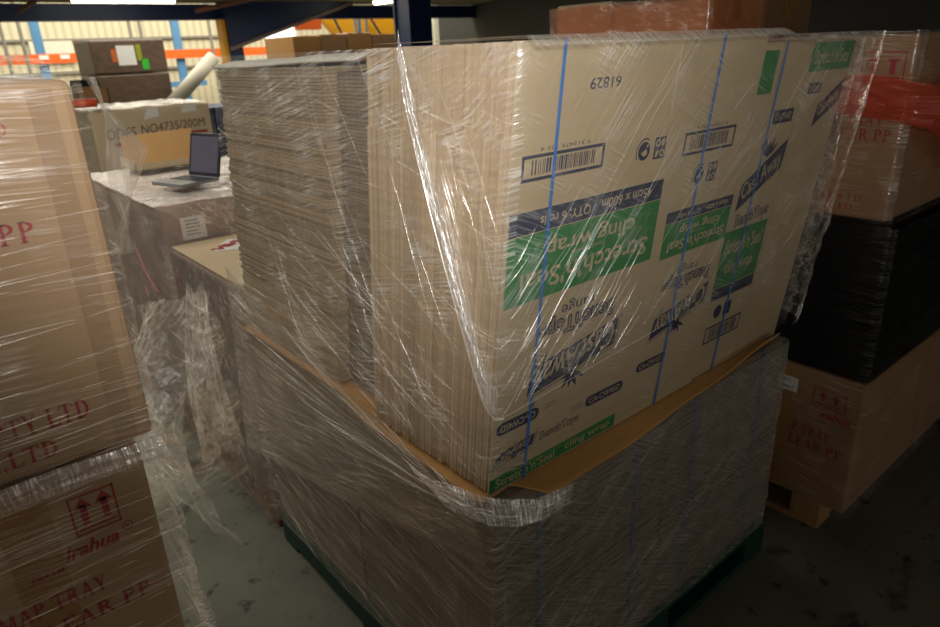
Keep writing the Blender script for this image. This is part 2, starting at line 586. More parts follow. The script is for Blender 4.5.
def serif_glyphs():
    def stem(x, y0=0., y1=1., t=TH, top=True, bot=True):
        q = [[(x - t / 2, y0), (x + t / 2, y0), (x + t / 2, y1), (x - t / 2, y1)]]
        if bot: q.append([(x - t / 2 - SF, y0), (x + t / 2 + SF, y0), (x + t / 2 + SF, y0 + SH), (x - t / 2 - SF, y0 + SH)])
        if top: q.append([(x - t / 2 - SF, y1 - SH), (x + t / 2 + SF, y1 - SH), (x + t / 2 + SF, y1), (x - t / 2 - SF, y1)])
        return q

    def bar(x0, x1, y, t=TN):
        return [[(x0, y - t / 2), (x1, y - t / 2), (x1, y + t / 2), (x0, y + t / 2)]]

    def diag(x0, y0, x1, y1, t):
        return [[(x0 - t / 2, y0), (x0 + t / 2, y0), (x1 + t / 2, y1), (x1 - t / 2, y1)]]

    def foot(x, y=0., w=.2):
        return [[(x - w, y), (x + w, y), (x + w, y + SH), (x - w, y + SH)]]

    def arc(cx, cy, rx, ry, a0, a1, thick=TH, thin=TN, n=14):
        q = []
        def pt(a, s):
            t = thin + (thick - thin) * abs(math.cos(a))
            return (cx + (rx - (t if s else 0)) * math.cos(a), cy + (ry - (t if s else 0)) * math.sin(a))
        for i in range(n):
            b0 = R(a0 + (a1 - a0) * i / n); b1 = R(a0 + (a1 - a0) * (i + 1) / n)
            q.append([pt(b0, 0), pt(b1, 0), pt(b1, 1), pt(b0, 1)])
        return q
    G = GL
    G['I'] = (.42, stem(.21))
    G['L'] = (.72, stem(.22) + bar(.2, .68, TN / 2) + [[(.62, 0), (.69, 0), (.71, .28), (.66, .28)]])
    G['T'] = (.78, stem(.39, top=False) + bar(.04, .74, 1 - TN / 2) + [[(.03, 1), (.09, 1), (.07, .74), (.02, .74)], [(.69, 1), (.75, 1), (.76, .74), (.71, .74)]])
    G['P'] = (.74, stem(.22) + arc(.34, .74, .34, .26, -90, 90) + bar(.22, .36, 1 - TN / 2) + bar(.22, .36, .48 + TN / 2))
    G['D'] = (.84, stem(.22) + arc(.30, .5, .48, .5, -90, 90) + bar(.2, .32, 1 - TN / 2) + bar(.2, .32, TN / 2))
    G['R'] = (.84, stem(.22) + arc(.34, .75, .32, .25, -90, 90) + bar(.22, .36, 1 - TN / 2) + bar(.22, .36, .5 + TN / 2) + diag(.74, 0, .44, .52, TH) + foot(.76, 0, .1))
    G['A'] = (.84, diag(.14, 0, .42, 1, TN) + diag(.68, 0, .40, 1, TH) + bar(.22, .58, .33) + foot(.14, 0, .13) + foot(.69, 0, .16))
    G['Y'] = (.82, stem(.41, 0, .45, top=False) + diag(.41, .42, .16, 1, TH) + diag(.42, .42, .68, 1, TN) + foot(.16, 1 - SH, .15) + foot(.68, 1 - SH, .12))
    G['M'] = (1.02, stem(.16, t=TN) + stem(.84) + diag(.5, 0, .20, 1, TH) + diag(.5, 0, .80, 1, TN))
    G['N'] = (.86, stem(.14, t=TN) + stem(.70, t=TN, bot=False) + diag(.68, 0, .16, 1, TH))
    G['U'] = (.82, stem(.20, .3, 1, bot=False) + stem(.64, .3, 1, TN, bot=False) + arc(.40, .32, .285, .32, 180, 360))
    G['C'] = (.78, arc(.42, .5, .38, .5, 48, 312) + [[(.66, .72), (.71, .72), (.71, 1), (.67, 1)]])
    G['O'] = (.86, arc(.43, .5, .39, .5, 0, 360, n=24))
    G['E'] = (.74, stem(.22) + bar(.2, .66, TN / 2) + bar(.2, .64, 1 - TN / 2) + bar(.2, .5, .52) + [[(.6, 0), (.67, 0), (.69, .27), (.64, .27)], [(.6, 1), (.65, 1), (.66, .76), (.61, .76)], [(.47, .38), (.52, .38), (.52, .66), (.47, .66)]])
    G['S'] = (.64, arc(.31, .73, .25, .27, 20, 270) + arc(.31, .27, .27, .28, -160, 90))
    G['.'] = (.28, [[(.06, 0), (.22, 0), (.22, .16), (.06, .16)]])
    G[','] = (.28, [[(.06, 0), (.22, 0), (.22, .16), (.06, .16)], [(.15, 0), (.22, 0), (.12, -.16), (.07, -.16)]])
    G[' '] = (.34, [])


serif_glyphs()


def serif_mesh(body):
    vs, fs, x = [], [], 0.
    for ch in body:
        w, qs = GL[ch]
        for q in qs:
            b = len(vs)
            vs += [(x + px, py) for px, py in q]
            fs.append(tuple(range(b, b + len(q))))
        x += w + .03
    return vs, fs


class Print:
    """flat ink on a board face: u to the right, v up, h out of the board"""
    def __init__(self, place, mats):
        self.bm = bmesh.new(); self.place = place; self.mats = mats

    def poly(self, pts, mat, layer=1):
        vs = [self.bm.verts.new(self.place(u, v, layer * .0004)) for u, v in pts]
        f = self.bm.faces.new(vs); f.material_index = self.mats.index(mat)

    def rect(self, u0, v0, u1, v1, mat, layer=1):
        self.poly([(u0, v0), (u1, v0), (u1, v1), (u0, v1)], mat, layer)

    def frame(self, u0, v0, u1, v1, w, mat, layer=1):
        self.rect(u0, v0, u1, v0 + w, mat, layer); self.rect(u0, v1 - w, u1, v1, mat, layer)
        self.rect(u0, v0, u0 + w, v1, mat, layer); self.rect(u1 - w, v0, u1, v1, mat, layer)

    def raw(self, vf, cu, cv, w, h, mat, rot=0., layer=1):
        vs, fs = vf
        if not vs:
            return
        x0 = min(p[0] for p in vs); x1 = max(p[0] for p in vs); y0 = min(p[1] for p in vs); y1 = max(p[1] for p in vs)
        c, s = math.cos(rot), math.sin(rot)
        out = []
        for x, y in vs:
            a = (x - (x0 + x1) / 2) / (x1 - x0) * w; b = (y - (y0 + y1) / 2) / (y1 - y0) * h
            out.append(self.bm.verts.new(self.place(cu + a * c - b * s, cv + a * s + b * c, layer * .0004)))
        for f in fs:
            try:
                self.bm.faces.new([out[i] for i in f]).material_index = self.mats.index(mat)
            except ValueError:
                pass

    def text(self, body, cu, cv, w, h, mat, rot=0., layer=1, shear=0., bold=.02):
        self.raw(text_mesh(body, shear, bold), cu, cv, w, h, mat, rot, layer)

    def serif(self, body, cu, cv, w, h, mat, rot=0., layer=1):
        self.raw(serif_mesh(body), cu, cv, w, h, mat, rot, layer)

    def disc(self, cu, cv, r, mat, layer=1, r_in=0., n=24, a0=0, a1=360):
        for i in range(n):
            a = R(a0 + (a1 - a0) * i / n); b = R(a0 + (a1 - a0) * (i + 1) / n)
            P = lambda t, q: (cu + q * math.cos(t), cv + q * math.sin(t))
            if r_in:
                self.poly([P(a, r_in), P(a, r), P(b, r), P(b, r_in)], mat, layer)
            else:
                self.poly([(cu, cv), P(a, r), P(b, r)], mat, layer)

    def build(self, name, parent):
        return done(name, self.bm, self.mats, parent)


# ------------------------------------------------------------------ the setting
struct(boxobj('floor', (-8, -3, -.06), (26, 32, 0), 'concrete'))
struct(boxobj('wall_back', (-6, 26, 0), (22, 26.1, 7.5), 'cladding'))
struct(done('wall_right', (lambda bm: (prism(bm, [(15.4, 20.0, 0), (5.2, -3.0, 0), (5.2, -3.0, 3.2), (15.4, 20.0, 3.2)], (.2, -.1, 0)), bm)[1])(bmesh.new()), 'charcoal'))
struct(boxobj('ceiling', (-6, -3, 2.74), (16, 16.2, 2.84), 'soffit'))
bm = bmesh.new(); box(bm, (11.75, 25.9, 1.45), (12.95, 25.98, 2.62))
win = struct(done('window_1', bm, 'daylight'))
bm = bmesh.new()
for x in (11.6, 12.95):
    box(bm, (x, 25.86, 1.3), (x + .12, 25.98, 2.7))
box(bm, (11.6, 25.86, 2.62), (13.07, 25.98, 2.72)); box(bm, (11.6, 25.86, 1.33), (13.07, 25.98, 1.45))
done('window_frame', bm, 'white_pvc', win)
# girts on the far wall
for k, z in enumerate((1.35, 2.32)):
    struct(boxobj('trim_%d' % (k + 1), (-6, 25.9, z), (11.4, 25.995, z + .07), 'grey_steel'))


def steel_column(x, y, w, d, label, mat='blue_steel', top=2.74):
    t = thing('steel_column', label, 'column', (x, y, 0))
    bm = bmesh.new()
    box(bm, (-w / 2, -d / 2, .02), (w / 2, -d / 2 + .03, top)); box(bm, (-w / 2, d / 2 - .03, .02), (w / 2, d / 2, top))
    box(bm, (-w * .42, -d / 2 + .03, .02), (w * .42, d / 2 - .03, top))
    done('shaft', bm, mat, t)
    boxobj('base_plate', (-w * .7, -d * .7, 0), (w * .7, d * .7, .02), mat, t)
    return t


steel_column(6.36, 15.75, .31, .31, 'dark blue steel column carrying the low end of the sloping blue girder')
steel_column(5.73, 8.0, .36, .36, 'dark blue steel column nearest the camera, right of the brown carton row')
b = thing('steel_beam', 'long dark blue beam along the edge of the mezzanine floor', 'beam', (4, 16.05, 2.40))
bm = bmesh.new(); box(bm, (-10, -.1, .03), (11.5, .1, .31)); done('web', bm, 'blue_steel', b)
bm = bmesh.new(); box(bm, (-10, -.16, 0), (11.5, .16, .03)); done('flange', bm, 'blue_steel', b)
b = thing('steel_girder', 'sloping dark blue girder with a paler, lit-coloured lower flange rising right from the column', 'beam', (6.2, 15.565, 0))
bm = bmesh.new(); prism(bm, [(0, 0, 1.84), (3.0, 0, 2.735), (0, 0, 2.735)], (0, -.10, 0)); done('web', bm, 'blue_steel', b)
bm = bmesh.new(); prism(bm, [(-.02, .03, 1.76), (3.28, .03, 2.735), (3.02, .03, 2.735), (-.02, .03, 1.83)], (0, -.24, 0)); done('flange', bm, 'flange', b)
# yellow strip beside the first column
tag(boxobj('column_guard', (6.10, 15.60, 0), (6.19, 15.9, 2.39), 'yellow'), 'slim yellow guard strip on the left side of the far blue column', 'guard')
for x, y0, y1, w, lab in ((3.55, 13.9, 15.4, 1.9, 'long glowing tube light under the soffit at the upper left'),
                          (9.45, 13.2, 14.6, .3, 'short glowing tube light beside the near blue column')):
    t = thing('tube_light', lab, 'light', (x, y0, 2.66))
    bm = bmesh.new()
    if w > 1:
        tube(bm, [(-.5, .5, 0), (1.25, .5, 0)], .045, 10)
    else:
        tube(bm, [(-.1, 1.3, 0), (-.02, 0, 0)], .045, 10)
    done('glowing_tube', bm, 'tube', t)
    bm = bmesh.new()
    if w > 1:
        box(bm, (-.55, .44, .045), (1.3, .56, .08))
    else:
        box(bm, (-.16, 0, .045), (.04, 1.35, .08))
    done('batten', bm, 'white_pvc', t)
bm = bmesh.new(); tube(bm, [(7.0, 9.7, 2.47), (8.6, 9.9, 2.66)], .05)
tag(done('pipe', bm, 'rust'), 'rusty brown pipe under the soffit right of the near blue column', 'pipe')
bm = bmesh.new(); tube(bm, [(5.4, 15.0, 2.52), (6.15, 13.6, 2.68)], .05)
tag(done('pipe', bm, 'rust'), 'short pale brown pipe bracket below the soffit left of the far column', 'pipe')
bm = bmesh.new(); tube(bm, [(2.25, 14.6, 2.50), (2.55, 13.6, 2.70)], .04)
tag(done('pipe', bm, 'rust'), 'brown pipe stub at the upper left corner over the blue beam', 'pipe')

# far racking: orange beam on light blue uprights
rk = thing('storage_rack', 'far storage rack with an orange beam on light blue uprights', 'rack', (0, 24.2, 0))
bm = bmesh.new(); box(bm, (2.4, -.1, 1.67), (11.0, 0, 1.93)); done('orange_beam', bm, 'orange_steel', rk)
for x in (4.0, 7.95):
    bm = bmesh.new(); prism(bm, [(x - .12, 0, 0), (x + .12, 0, 0), (x + .12, 0, 3.0), (x - .12, 0, 3.0)], (0, .15, 0))
    done('upright', bm, 'sky_steel', rk)
for x in (3.9, 4.45, 5.1, 9.6):
    boxobj('tag', (x, -.115, 1.78), (x + .25, -.1, 1.9), 'paper', rk)
boxobj('blue_ledge', (6.9, -.2, .8), (8.6, .1, .96), 'sky_steel', rk)
rr = random.Random(3)
for k, (x, lab) in enumerate(((3.1, 'thin grey standpipe at the far left of the cream wall'), (3.55, 'second thin grey standpipe from the left on the cream wall'),
                              (6.45, 'thin dark standpipe above the brown wrapped stack'), (6.75, 'thin grey standpipe just right of centre above the brown wrapped stack'),
                              (8.9, 'thin grey standpipe left of the white tube on the cream wall'), (9.5, 'grey standpipe beside the far blue column'))):
    bm = bmesh.new(); tube(bm, [(x, 23.8, 0), (x, 23.8, 3.6)], .05)
    tag(done('standpipe', bm, 'grey_steel'), lab, 'pipe')
tag(boxobj('wall_hatch', (4.0, 25.84, 1.75), (5.2, 25.98, 2.32), 'white_pvc'), 'pale framed hatch low on the cream wall above the orange beam', 'hatch')
# yellow machine frame seen under the beam
y = thing('lifting_frame', 'bright yellow steel frame behind the row of brown cartons', 'machine', (0, 20, 0))
bm = bmesh.new(); prism(bm, [(10.4, 0, 2.62), (10.95, 0, 2.62), (11.6, 0, 1.95), (13.3, 0, 1.95), (13.3, 0, 0.0), (13.95, 0, 0.0), (13.95, 0, 2.62)][1:], (0, .3, 0))
done('yellow_panel', bm, 'yellow', y)
bm = bmesh.new(); box(bm, (10.0, -.3, 2.3), (10.75, .0, 2.6)); box(bm, (9.55, -.3, 2.45), (10.1, -.1, 2.6)); done('yellow_bracket', bm, 'orange_steel', y)
for x, dx in ((11.3, .35), (12.6, .5)):
    bm = bmesh.new(); tube(bm, [(x, -.12, 2.62), (x + dx, -.12, 1.9)], .035); done('brace', bm, 'blue_steel', y)
for x in (11.95, 12.1, 12.35):
    bm = bmesh.new(); tube(bm, [(x, -.25, 0), (x, -.25, 2.62)], .05); done('pole', bm, 'sky_steel' if x == 12.1 else 'grey_steel', y)
tag(boxobj('door_panel', (16.02, 22, 0), (16.4, 22.1, 2.7), 'sky_steel'), 'narrow teal blue panel right of the near blue column', 'panel')
tag(boxobj('door_frame', (16.72, 22, 0), (16.98, 22.1, 2.7), 'white_pvc'), 'narrow white frame beside the charcoal wall', 'frame')

# ------------------------------------------------------------------ pallets


def wood_pallet(label, x0, y0, lx, ly, mat='wood', h=.13):
    t = thing('wooden_pallet', label, 'pallet', (x0, y0, 0))
    n = 7; bw = lx / n * .78
    for k in range(n):
        a = (lx - bw) * k / (n - 1)
        boxobj('deck_board', (a, 0, h - .02), (a + bw, ly, h), mat, t, .002)
    for yy in (0, (ly - .1) / 2, ly - .1):
        boxobj('stringer', (0, yy, .02), (lx, yy + .1, h - .02), mat, t, .003)
    for xx in (0, (lx - .1) / 2, lx - .1):
        boxobj('bottom_board', (xx, 0, 0), (xx + .1, ly, .02), mat, t, .002)
    return t


gp = thing('green_pallet', 'dark green pallet under the big film wrapped load in front', 'pallet', (.70, .81, 0))
boxobj('deck', (0, 0, .095), (1.17, 1.15, .125), 'green_plastic', gp, .004)
for yy in (.0, .525, 1.05):
    boxobj('runner', (0, yy, 0), (1.17, yy + .1, .02), 'green_plastic', gp, .003)
for xx in (0, .52, 1.05):
    boxobj('side_bearer', (xx, 0, .02), (xx + .12, 1.15, .095), 'green_plastic', gp, .003)

# ------------------------------------------------------------------ bundles of flat cartons
LEAN = R(7.16)
TL = math.tan(LEAN)


def strap_loop(bm, pts, w, ax):
    """closed flat ribbon, w wide along unit axis ax"""
    ax = V(ax) * w / 2
    n = len(pts)
    a = [bm.verts.new(V(p) - ax) for p in pts]; b = [bm.verts.new(V(p) + ax) for p in pts]
    for i in range(n):
        j = (i + 1) % n
        bm.faces.new((a[i], a[j], b[j], b[i]))


def flat_bundle(name, label, x0, y0, z0, w, d, n, pitch, mat, lean=0., straps=(), sax='x', group=None, jit=.003, seed=1):
    """cartons lying flat on one another"""
    rn = random.Random(seed)
    t = thing(name, label, 'carton bundle', (x0, y0, z0), 0, group)
    me = []
    for k in range(3):
        bm = bmesh.new(); box(bm, (0, 0, 0), (w, d, pitch * .9))
        o = done('flat_carton', bm, mat, t); me.append(o)
    for i in range(n):
        o = me[i] if i < 3 else me[i % 3].copy()
        if i >= 3:
            C.objects.link(o); o.parent = t
        o.location = (rn.uniform(-jit, jit), rn.uniform(-jit, jit) - lean * i * pitch, i * pitch)
    H = n * pitch + .001
    e = .003 + jit
    for s in straps:
        bm = bmesh.new()
        if sax == 'x':
            strap_loop(bm, [(s, -e, -.0), (s, -e - lean * H, H), (s, d + e - lean * H, H), (s, d + e, 0)], .0075, (1, 0, 0))
        done('blue_strap', bm, 'blue_strap', t)
    return t


lb = [(.705, .822, 84, 'strapped bundle of flat cartons at the lower front corner under the bent brown sheet'),
      (1.276, .822, 84, 'strapped bundle of flat cartons at the lower right, nearest the wooden pallet stack'),
      (.705, 1.392, 88, 'dark-edged flat carton bundle low on the left side above the end of the green pallet'),
      (1.276, 1.392, 88, 'flat carton bundle hidden low behind the lower right bundle')]
for k, (x, yy, n_, lab) in enumerate(lb):
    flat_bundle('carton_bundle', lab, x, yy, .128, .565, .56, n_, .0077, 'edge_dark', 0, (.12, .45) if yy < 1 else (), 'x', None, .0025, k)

# brown sheet between the layers, its front lip bent down
def pad_fn(u, v):
    x = .688 + u * 1.103
    ramp = lambda q: .783 + .038 * min(1, max(0, (q - 1.265) / .12))
    if v < .1:                                  # the lip sticking out past the cartons
        k = 1 - v / .1
        reach = (.075 - .045 * max(0, (x - .83) / .96)) * min(1, max(0, (x - .770) / .045))
        yb = .842 - reach * k
        z = .783 + .034 * max(0, (x - 1.2) / .6) * k * k - .010 * k * (reach / .075) + .004 * k * k * math.sin(x * 16)
    else:
        yb = .842 + (v - .1) / .9 * 1.13
        z = ramp(yb)
    if u < .06:
        z -= (1 - u / .06) * .005
    return V((x, yb, z + .001 * nz((x, yb, 0), 4)))


pad = grid('cardboard_sheet', pad_fn, 60, 60, 'pad', None, 1, 1, True, .004)
tag(pad, 'brown cardboard sheet between the two carton layers with its front edge sticking out', 'cardboard sheet')

ZU = .790


def carton_outline(w, h, i1, i2, notch=None):
    f0, f1 = .145, .680
    top = [(w - i2, h)]
    if notch:
        for c in sorted(notch, reverse=True):
            top += [(c + .0025, h), (c + .0025, f1 + .01), (c - .0025, f1 + .01), (c - .0025, h)]
    top += [(i2, h)]
    return [(i1, 0), (w - i1, 0), (w - i1, f0 - .004), (w, f0), (w, f1), (w - i2, f1 + .004)] + top + [(i2, f1 + .004), (0, f1), (0, f0), (i1, f0 - .004)]


def print_wide(p, kr):
    """the printed panels of a flattened carton, u/v measured on the board"""
    N_, G_ = 'navy', 'green_ink'
    pi = math.pi
    p.text('61829', .199, .711, .076, .018, N_, pi, 1, 0, .012)
    # first panel
    def barcode(u0, v0, u1, v1):
        p.frame(u0, v0, u1, v1, .0055, N_)
        rb = random.Random(5); u = u0 + .022
        while u < u1 - .024:
            w = rb.choice((.0016, .0016, .003, .0045)); p.rect(u, v0 + .010, u + w, v1 - .008, N_); u += w + rb.choice((.0018, .003, .0042))
        p.text('9 312475 102 4', (u0 + u1) / 2, v1 + .007, (u1 - u0) * .6, .006, N_, pi, 1, 0, 0)
    barcode(.022, .571, .217, .613)
    def recyc(cu, cv, s):
        p.disc(cu, cv, .017 * s, N_); p.disc(cu, cv, .0235 * s, N_, 1, .021 * s, 18, 60, 220)
        p.poly([(cu - .009 * s, cv - .003 * s), (cu + .006 * s, cv + .004 * s), (cu + .010 * s, cv - .006 * s), (cu, cv - .010 * s)], kr, 2)
        p.disc(cu + .008 * s, cv + .009 * s, .003 * s, kr, 2, 0, 8)
        a = cu + .030 * s
        p.rect(a, cv - .019 * s, a + .034 * s, cv + .021 * s, N_)
        for du, dv in ((.009, .011), (.025, .011), (.009, -.009), (.025, -.009)):
            if (du > .02) != (dv > 0):
                p.disc(a + du * s, cv + dv * s, .0072 * s, kr, 2, .0040 * s, 12)
            else:
                p.poly([(a + (du - .006) * s, cv + (dv - .006) * s), (a + (du + .002) * s, cv + (dv - .006) * s), (a + (du + .006) * s, cv + (dv + .006) * s), (a + (du - .002) * s, cv + (dv + .006) * s)], kr, 2)
    recyc(.330, .584, 1.0)
    def label(u0, u1, v0, v1, s):
        vm = v1 - (v1 - v0) * .235
        p.rect(u0, v0, u1, vm - .0015, G_); p.rect(u0, vm, u1, v1, N_)
        w = u1 - u0; h = v1 - v0
        p.text('45cm x 600m', u0 + w * .735, (vm + v1) / 2, w * .36, h * .115, kr, pi, 2, 0, .012)
        p.text('QTY: 6 rolls', u0 + w * .33, (vm + v1) / 2 - .001, w * .31, h * .125, kr, pi, 2, 0, .012)
        p.text('cling wrap', u0 + w * .52, v0 + h * .56, w * .60, h * .245, kr, pi, 2, 0, .012)
        p.text("Food Service", u0 + w * .5, v0 + h * .425, w * .22, h * .05, kr, pi, 2, 0, 0)
        p.text("Stretch'n'Seal", u0 + w * .515, v0 + h * .22, w * .86, h * .235, kr, pi, 2, 0, .012)
    label(.004, .408, .356, .522, 1)
    def brandline(cu, cv, w):
        p.text('range', cu - .006 * w / .21, cv + .034 * w / .21, w * .42, .022 * w / .21, N_, pi, 1, 0, .005)
        p.text('BenchTops', cu, cv, w, .047 * w / .21, N_, pi, 1, 0, .06)
        p.text('BenchTops', cu, cv, w * .985, .039 * w / .21, kr, pi, 2, 0, -.016)
    brandline(.204, .285, .215)
    def logo(u0, v0, u1, v1, h, rot):
        # slanting navy plate with a script name and a palm crown under it
        du, dv = u1 - u0, v1 - v0
        p.poly([(u0, v0), (u1, v1), (u1 + .006, v1 + h), (u0 + .008, v0 + h)], N_, 1)
        for (a, b, c, d) in ((-.006, -.006, .012, .0), ):
            e = .0018
            p.poly([(u0 - .005, v0 - .007), (u1 - .003, v1 - .007), (u1 - .003, v1 - .007 + e), (u0 - .005, v0 - .007 + e)], N_, 1)
            p.poly([(u1 + .002, v1 - .007), (u1 + .002 + e, v1 - .007), (u1 + .012 + e, v1 + h + .008), (u1 + .012, v1 + h + .008)], N_, 1)
        ang = math.atan2(dv, du) + rot
        f = du / .25
        ca, aw = (.77, .30) if rot else (.23, .68)
        p.text('Cast', u0 + du * ca, v0 + dv * ca + h * .50, .105 * f, h * .92, kr, ang, 2, .35, .01)
        p.text('Away', u0 + du * aw, v0 + dv * aw + h * .62, .138 * f, h * 1.25, N_, ang, 2, .35, .05)
        p.text('Away', u0 + du * aw, v0 + dv * aw + h * .62, .135 * f, h * 1.15, kr, ang, 4, .35, .012)
        cu, cv = u0 + du * .50, v0 + dv * .5 - .004
        sg = -1 if rot else 1
        for a, L in ((-75, .030), (-40, .042), (-8, .036), (25, .044), (60, .046)):
            aa = R(-90 + a) if rot else R(90 + a)
            x, yv = cu + L * f * math.cos(aa), cv + L * f * math.sin(aa)
            nx, ny = -math.sin(aa) * .006 * f, math.cos(aa) * .006 * f
            mx, my = cu + .5 * L * f * math.cos(aa), cv + .5 * L * f * math.sin(aa)
            p.poly([(cu, cv), (mx + nx, my + ny), (x, yv), (mx - nx, my - ny)], N_, 1)
        p.disc(cu, cv + .004 * sg, .013 * f, N_, 1, 0, 12)
    logo(.080, .150, .328, .186, .062, math.pi)
    p.text('R', .098, .128, .008, .008, N_, pi, 1); p.disc(.098, .128, .008, N_, 1, .0065, 14)
    def badge(u0, v0, u1, v1, rot, slant=0.):
        r = (v1 - v0) / 2
        p.rect(u0 + r, v0, u1 - r, v1, N_); p.disc(u0 + r, v0 + r, r, N_, 1, 0, 14); p.disc(u1 - r, v0 + r, r, N_, 1, 0, 14)
        p.text('CA-CW45D', (u0 + u1) / 2, (v0 + v1) / 2, (u1 - u0) * .82, (v1 - v0) * .56, kr, rot, 2, 0, .015)
    badge(.008, .090, .120, .118, pi)
    p.text('COMMERCIAL', .150, .112, .036, .004, N_, pi, 1, 0, 0); p.text('PACKAGING', .150, .104, .036, .004, N_, pi, 1, 0, 0)
    badge(.262, .052, .386, .078, 0)
    p.text('COMMERCIAL', .236, .070, .036, .004, N_, 0, 1, 0, 0); p.text('PACKAGING', .236, .062, .036, .004, N_, 0, 1, 0, 0)
    logo(.006, .020, .110, .030, .026, 0)
    p.text('BenchTops', .188, .037, .118, .026, N_, 0, 1, 0, .05); p.text('BenchTops', .188, .037, .116, .022, kr, 0, 2, 0, -.004)
    p.rect(.000, -.042, .376, -.008, G_); p.text("Stretch'n'Seal", .098, -.025, .165, .022, kr, 0, 2, 0, .01); p.text("cling wrap", .285, -.026, .145, .024, kr, 0, 2, 0, .01)
    # second, narrower panel
    barcode(.455, .558, .636, .603)
    recyc(.528, .512, 1.0)
    label(.441, .688, .344, .446, .6)
    brandline(.560, .277, .185)
    logo(.456, .150, .656, .194, .050, math.pi)
    badge(.428, .075, .536, .099, 0)


def print_narrow(p, kr):
    """print of the right-hand bundle, the right way up"""
    N_, G_ = 'navy', 'green_ink'
    p.rect(.004, .655, .062, .742, G_)
    p.text('CA-CW45D', .146, .600, .07, .016, kr, 0, 2, 0, .015); p.rect(.100, .585, .190, .615, N_)
    p.poly([(.024, .395), (.194, .475), (.200, .545), (.030, .460)], N_)
    p.text('Cast Away', .112, .468, .165, .05, kr, R(25), 2, .3, .012)
    for a in (40, 65, 90, 115, 140):
        c, d = math.cos(R(a)), math.sin(R(a))
        p.poly([(.115, .51), (.115 + .025 * c - .006 * d, .51 + .025 * d + .006 * c), (.115 + .05 * c, .51 + .05 * d), (.115 + .025 * c + .006 * d, .51 + .025 * d - .006 * c)], N_)
    p.text('BenchTops', .110, .372, .150, .040, N_, R(4), 1, 0, .05); p.text('BenchTops', .110, .372, .148, .035, kr, R(4), 2, 0, -.012)
    p.rect(.004, .205, .196, .350, G_); p.rect(.004, .172, .196, .203, N_)
    p.text("Stretch'n'Seal", .100, .310, .165, .040, kr, 0, 2, 0, .012); p.text('cling wrap', .100, .250, .125, .042, kr, 0, 2, 0, .012)
    p.disc(.050, .135, .018, N_, 1, 0, 18); p.rect(.078, .115, .110, .152, N_)
    p.frame(.012, .050, .176, .098, .005, N_)
    rb = random.Random(8); u = .03
    while u < .158:
        w = rb.choice((.0016, .003, .0045)); p.rect(u, .058, u + w, .090, N_); u += w + rb.choice((.002, .004))
    p.rect(.203, -.04, .2045, .75, 'edge_dark')
    p.rect(.212, .690, .420, .752, G_); p.text("Stretch'n'Seal", .316, .722, .17, .032, kr, 0, 2, 0, .012)
    p.rect(.235, .640, .300, .665, N_); p.text('CA-CW45D', .267, .652, .05, .013, kr, 0, 2, 0, .01)
    p.poly([(.300, .560), (.415, .615), (.418, .668), (.305, .612)], N_); p.text('Cast Away', .358, .614, .10, .035, kr, R(25), 2, .3, .012)


def standing_bundle(name, label, x0, y0, z0, w, h, n, pitch, straps, flip=False, group=None, seed=1, notch=(.395,), crease=None):
    """flattened cartons standing on edge, leaning forwards; the first one shows its print"""
    rn = random.Random(seed)
    t = thing(name, label, 'carton bundle', (x0, y0, z0), 0, group)
    src = []
    for k in range(5):
        bm = bmesh.new()
        prism(bm, [(u, 0, v) for u, v in carton_outline(w, h, rn.uniform(.001, .003), rn.uniform(.002, .017))], (0, pitch * .88, 0))
        src.append(done('flat_carton', bm, 'edge', t))
    bm = bmesh.new()
    prism(bm, [(u, 0, v) for u, v in carton_outline(w, h, .001, .001, notch)], (0, pitch * .88, 0))
    front = done('flat_carton', bm, 'kraft', t)
    front.rotation_euler = (LEAN, 0, 0)
    if flip:
        place = lambda u, v, hh: V((u, -hh, v + .045))
    else:
        place = lambda u, v, hh: V((u, -hh, v + .045))
    p = Print(place, ['navy', 'green_ink', 'kraft', 'edge_dark'])
    print_narrow(p, 'kraft') if flip else print_wide(p, 'kraft')
    pr = p.build('printed_panel', front)
    for i in range(n - 1):
        o = src[i] if i < 5 else src[rn.randrange(5)].copy()
        if i >= 5:
            C.objects.link(o); o.parent = t
        o.location = (rn.uniform(-.002, .004) + (.003 if rn.random() < .2 else 0), (i + 1) * pitch / math.cos(LEAN), rn.uniform(0, .003))
        o.rotation_euler = (LEAN, 0, 0)
    D = n * pitch / math.cos(LEAN) + .003
    up = V((0, -math.sin(LEAN), math.cos(LEAN))) * (h + .004)
    for s in straps:
        bm = bmesh.new()
        strap_loop(bm, [V((s, -.003, 0)), V((s, -.003, 0)) + up, V((s, D, 0)) + up, V((s, D, 0))], .0075, (1, 0, 0))
        done('blue_strap', bm, 'blue_strap', t)
    return t


standing_bundle('carton_bundle', 'upright carton bundle with two big green panels and the number 61829 facing the camera', .705, .8355, ZU, .688, .820, 66, .0061, (.092, .525), seed=2)
standing_bundle('carton_bundle', 'upright carton bundle at the right corner under cloudy film, print facing right way up', 1.405, .843, ZU, .418, .800, 60, .0061, (.085,), True, seed=9, notch=())
flat_bundle('carton_bundle', 'leaning stack of flat cartons at the upper left with only board edges showing', .705, 1.400, .828, .60, .570, 100, .0075, 'edge_mid', TL, (), 'x', None, .0035, 11)
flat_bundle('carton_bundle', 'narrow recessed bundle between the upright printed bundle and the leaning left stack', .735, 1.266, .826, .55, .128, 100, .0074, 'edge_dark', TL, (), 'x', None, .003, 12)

# pale sheet on the leaning stack
def sheet_fn(u, v):
    x = .698 + u * .62; yy = 1.17 + v * .72
    return V((x, yy, 1.590 + .010 * (1 - v) + .004 * nz((x, yy, 3), 4) - (.012 * max(0, .08 - u) / .08)))


tag(grid('cover_sheet', sheet_fn, 20, 20, 'top_sheet', None, .6, .6, True, .004), 'pale grey sheet lying on top of the leaning stack of flat cartons', 'sheet')

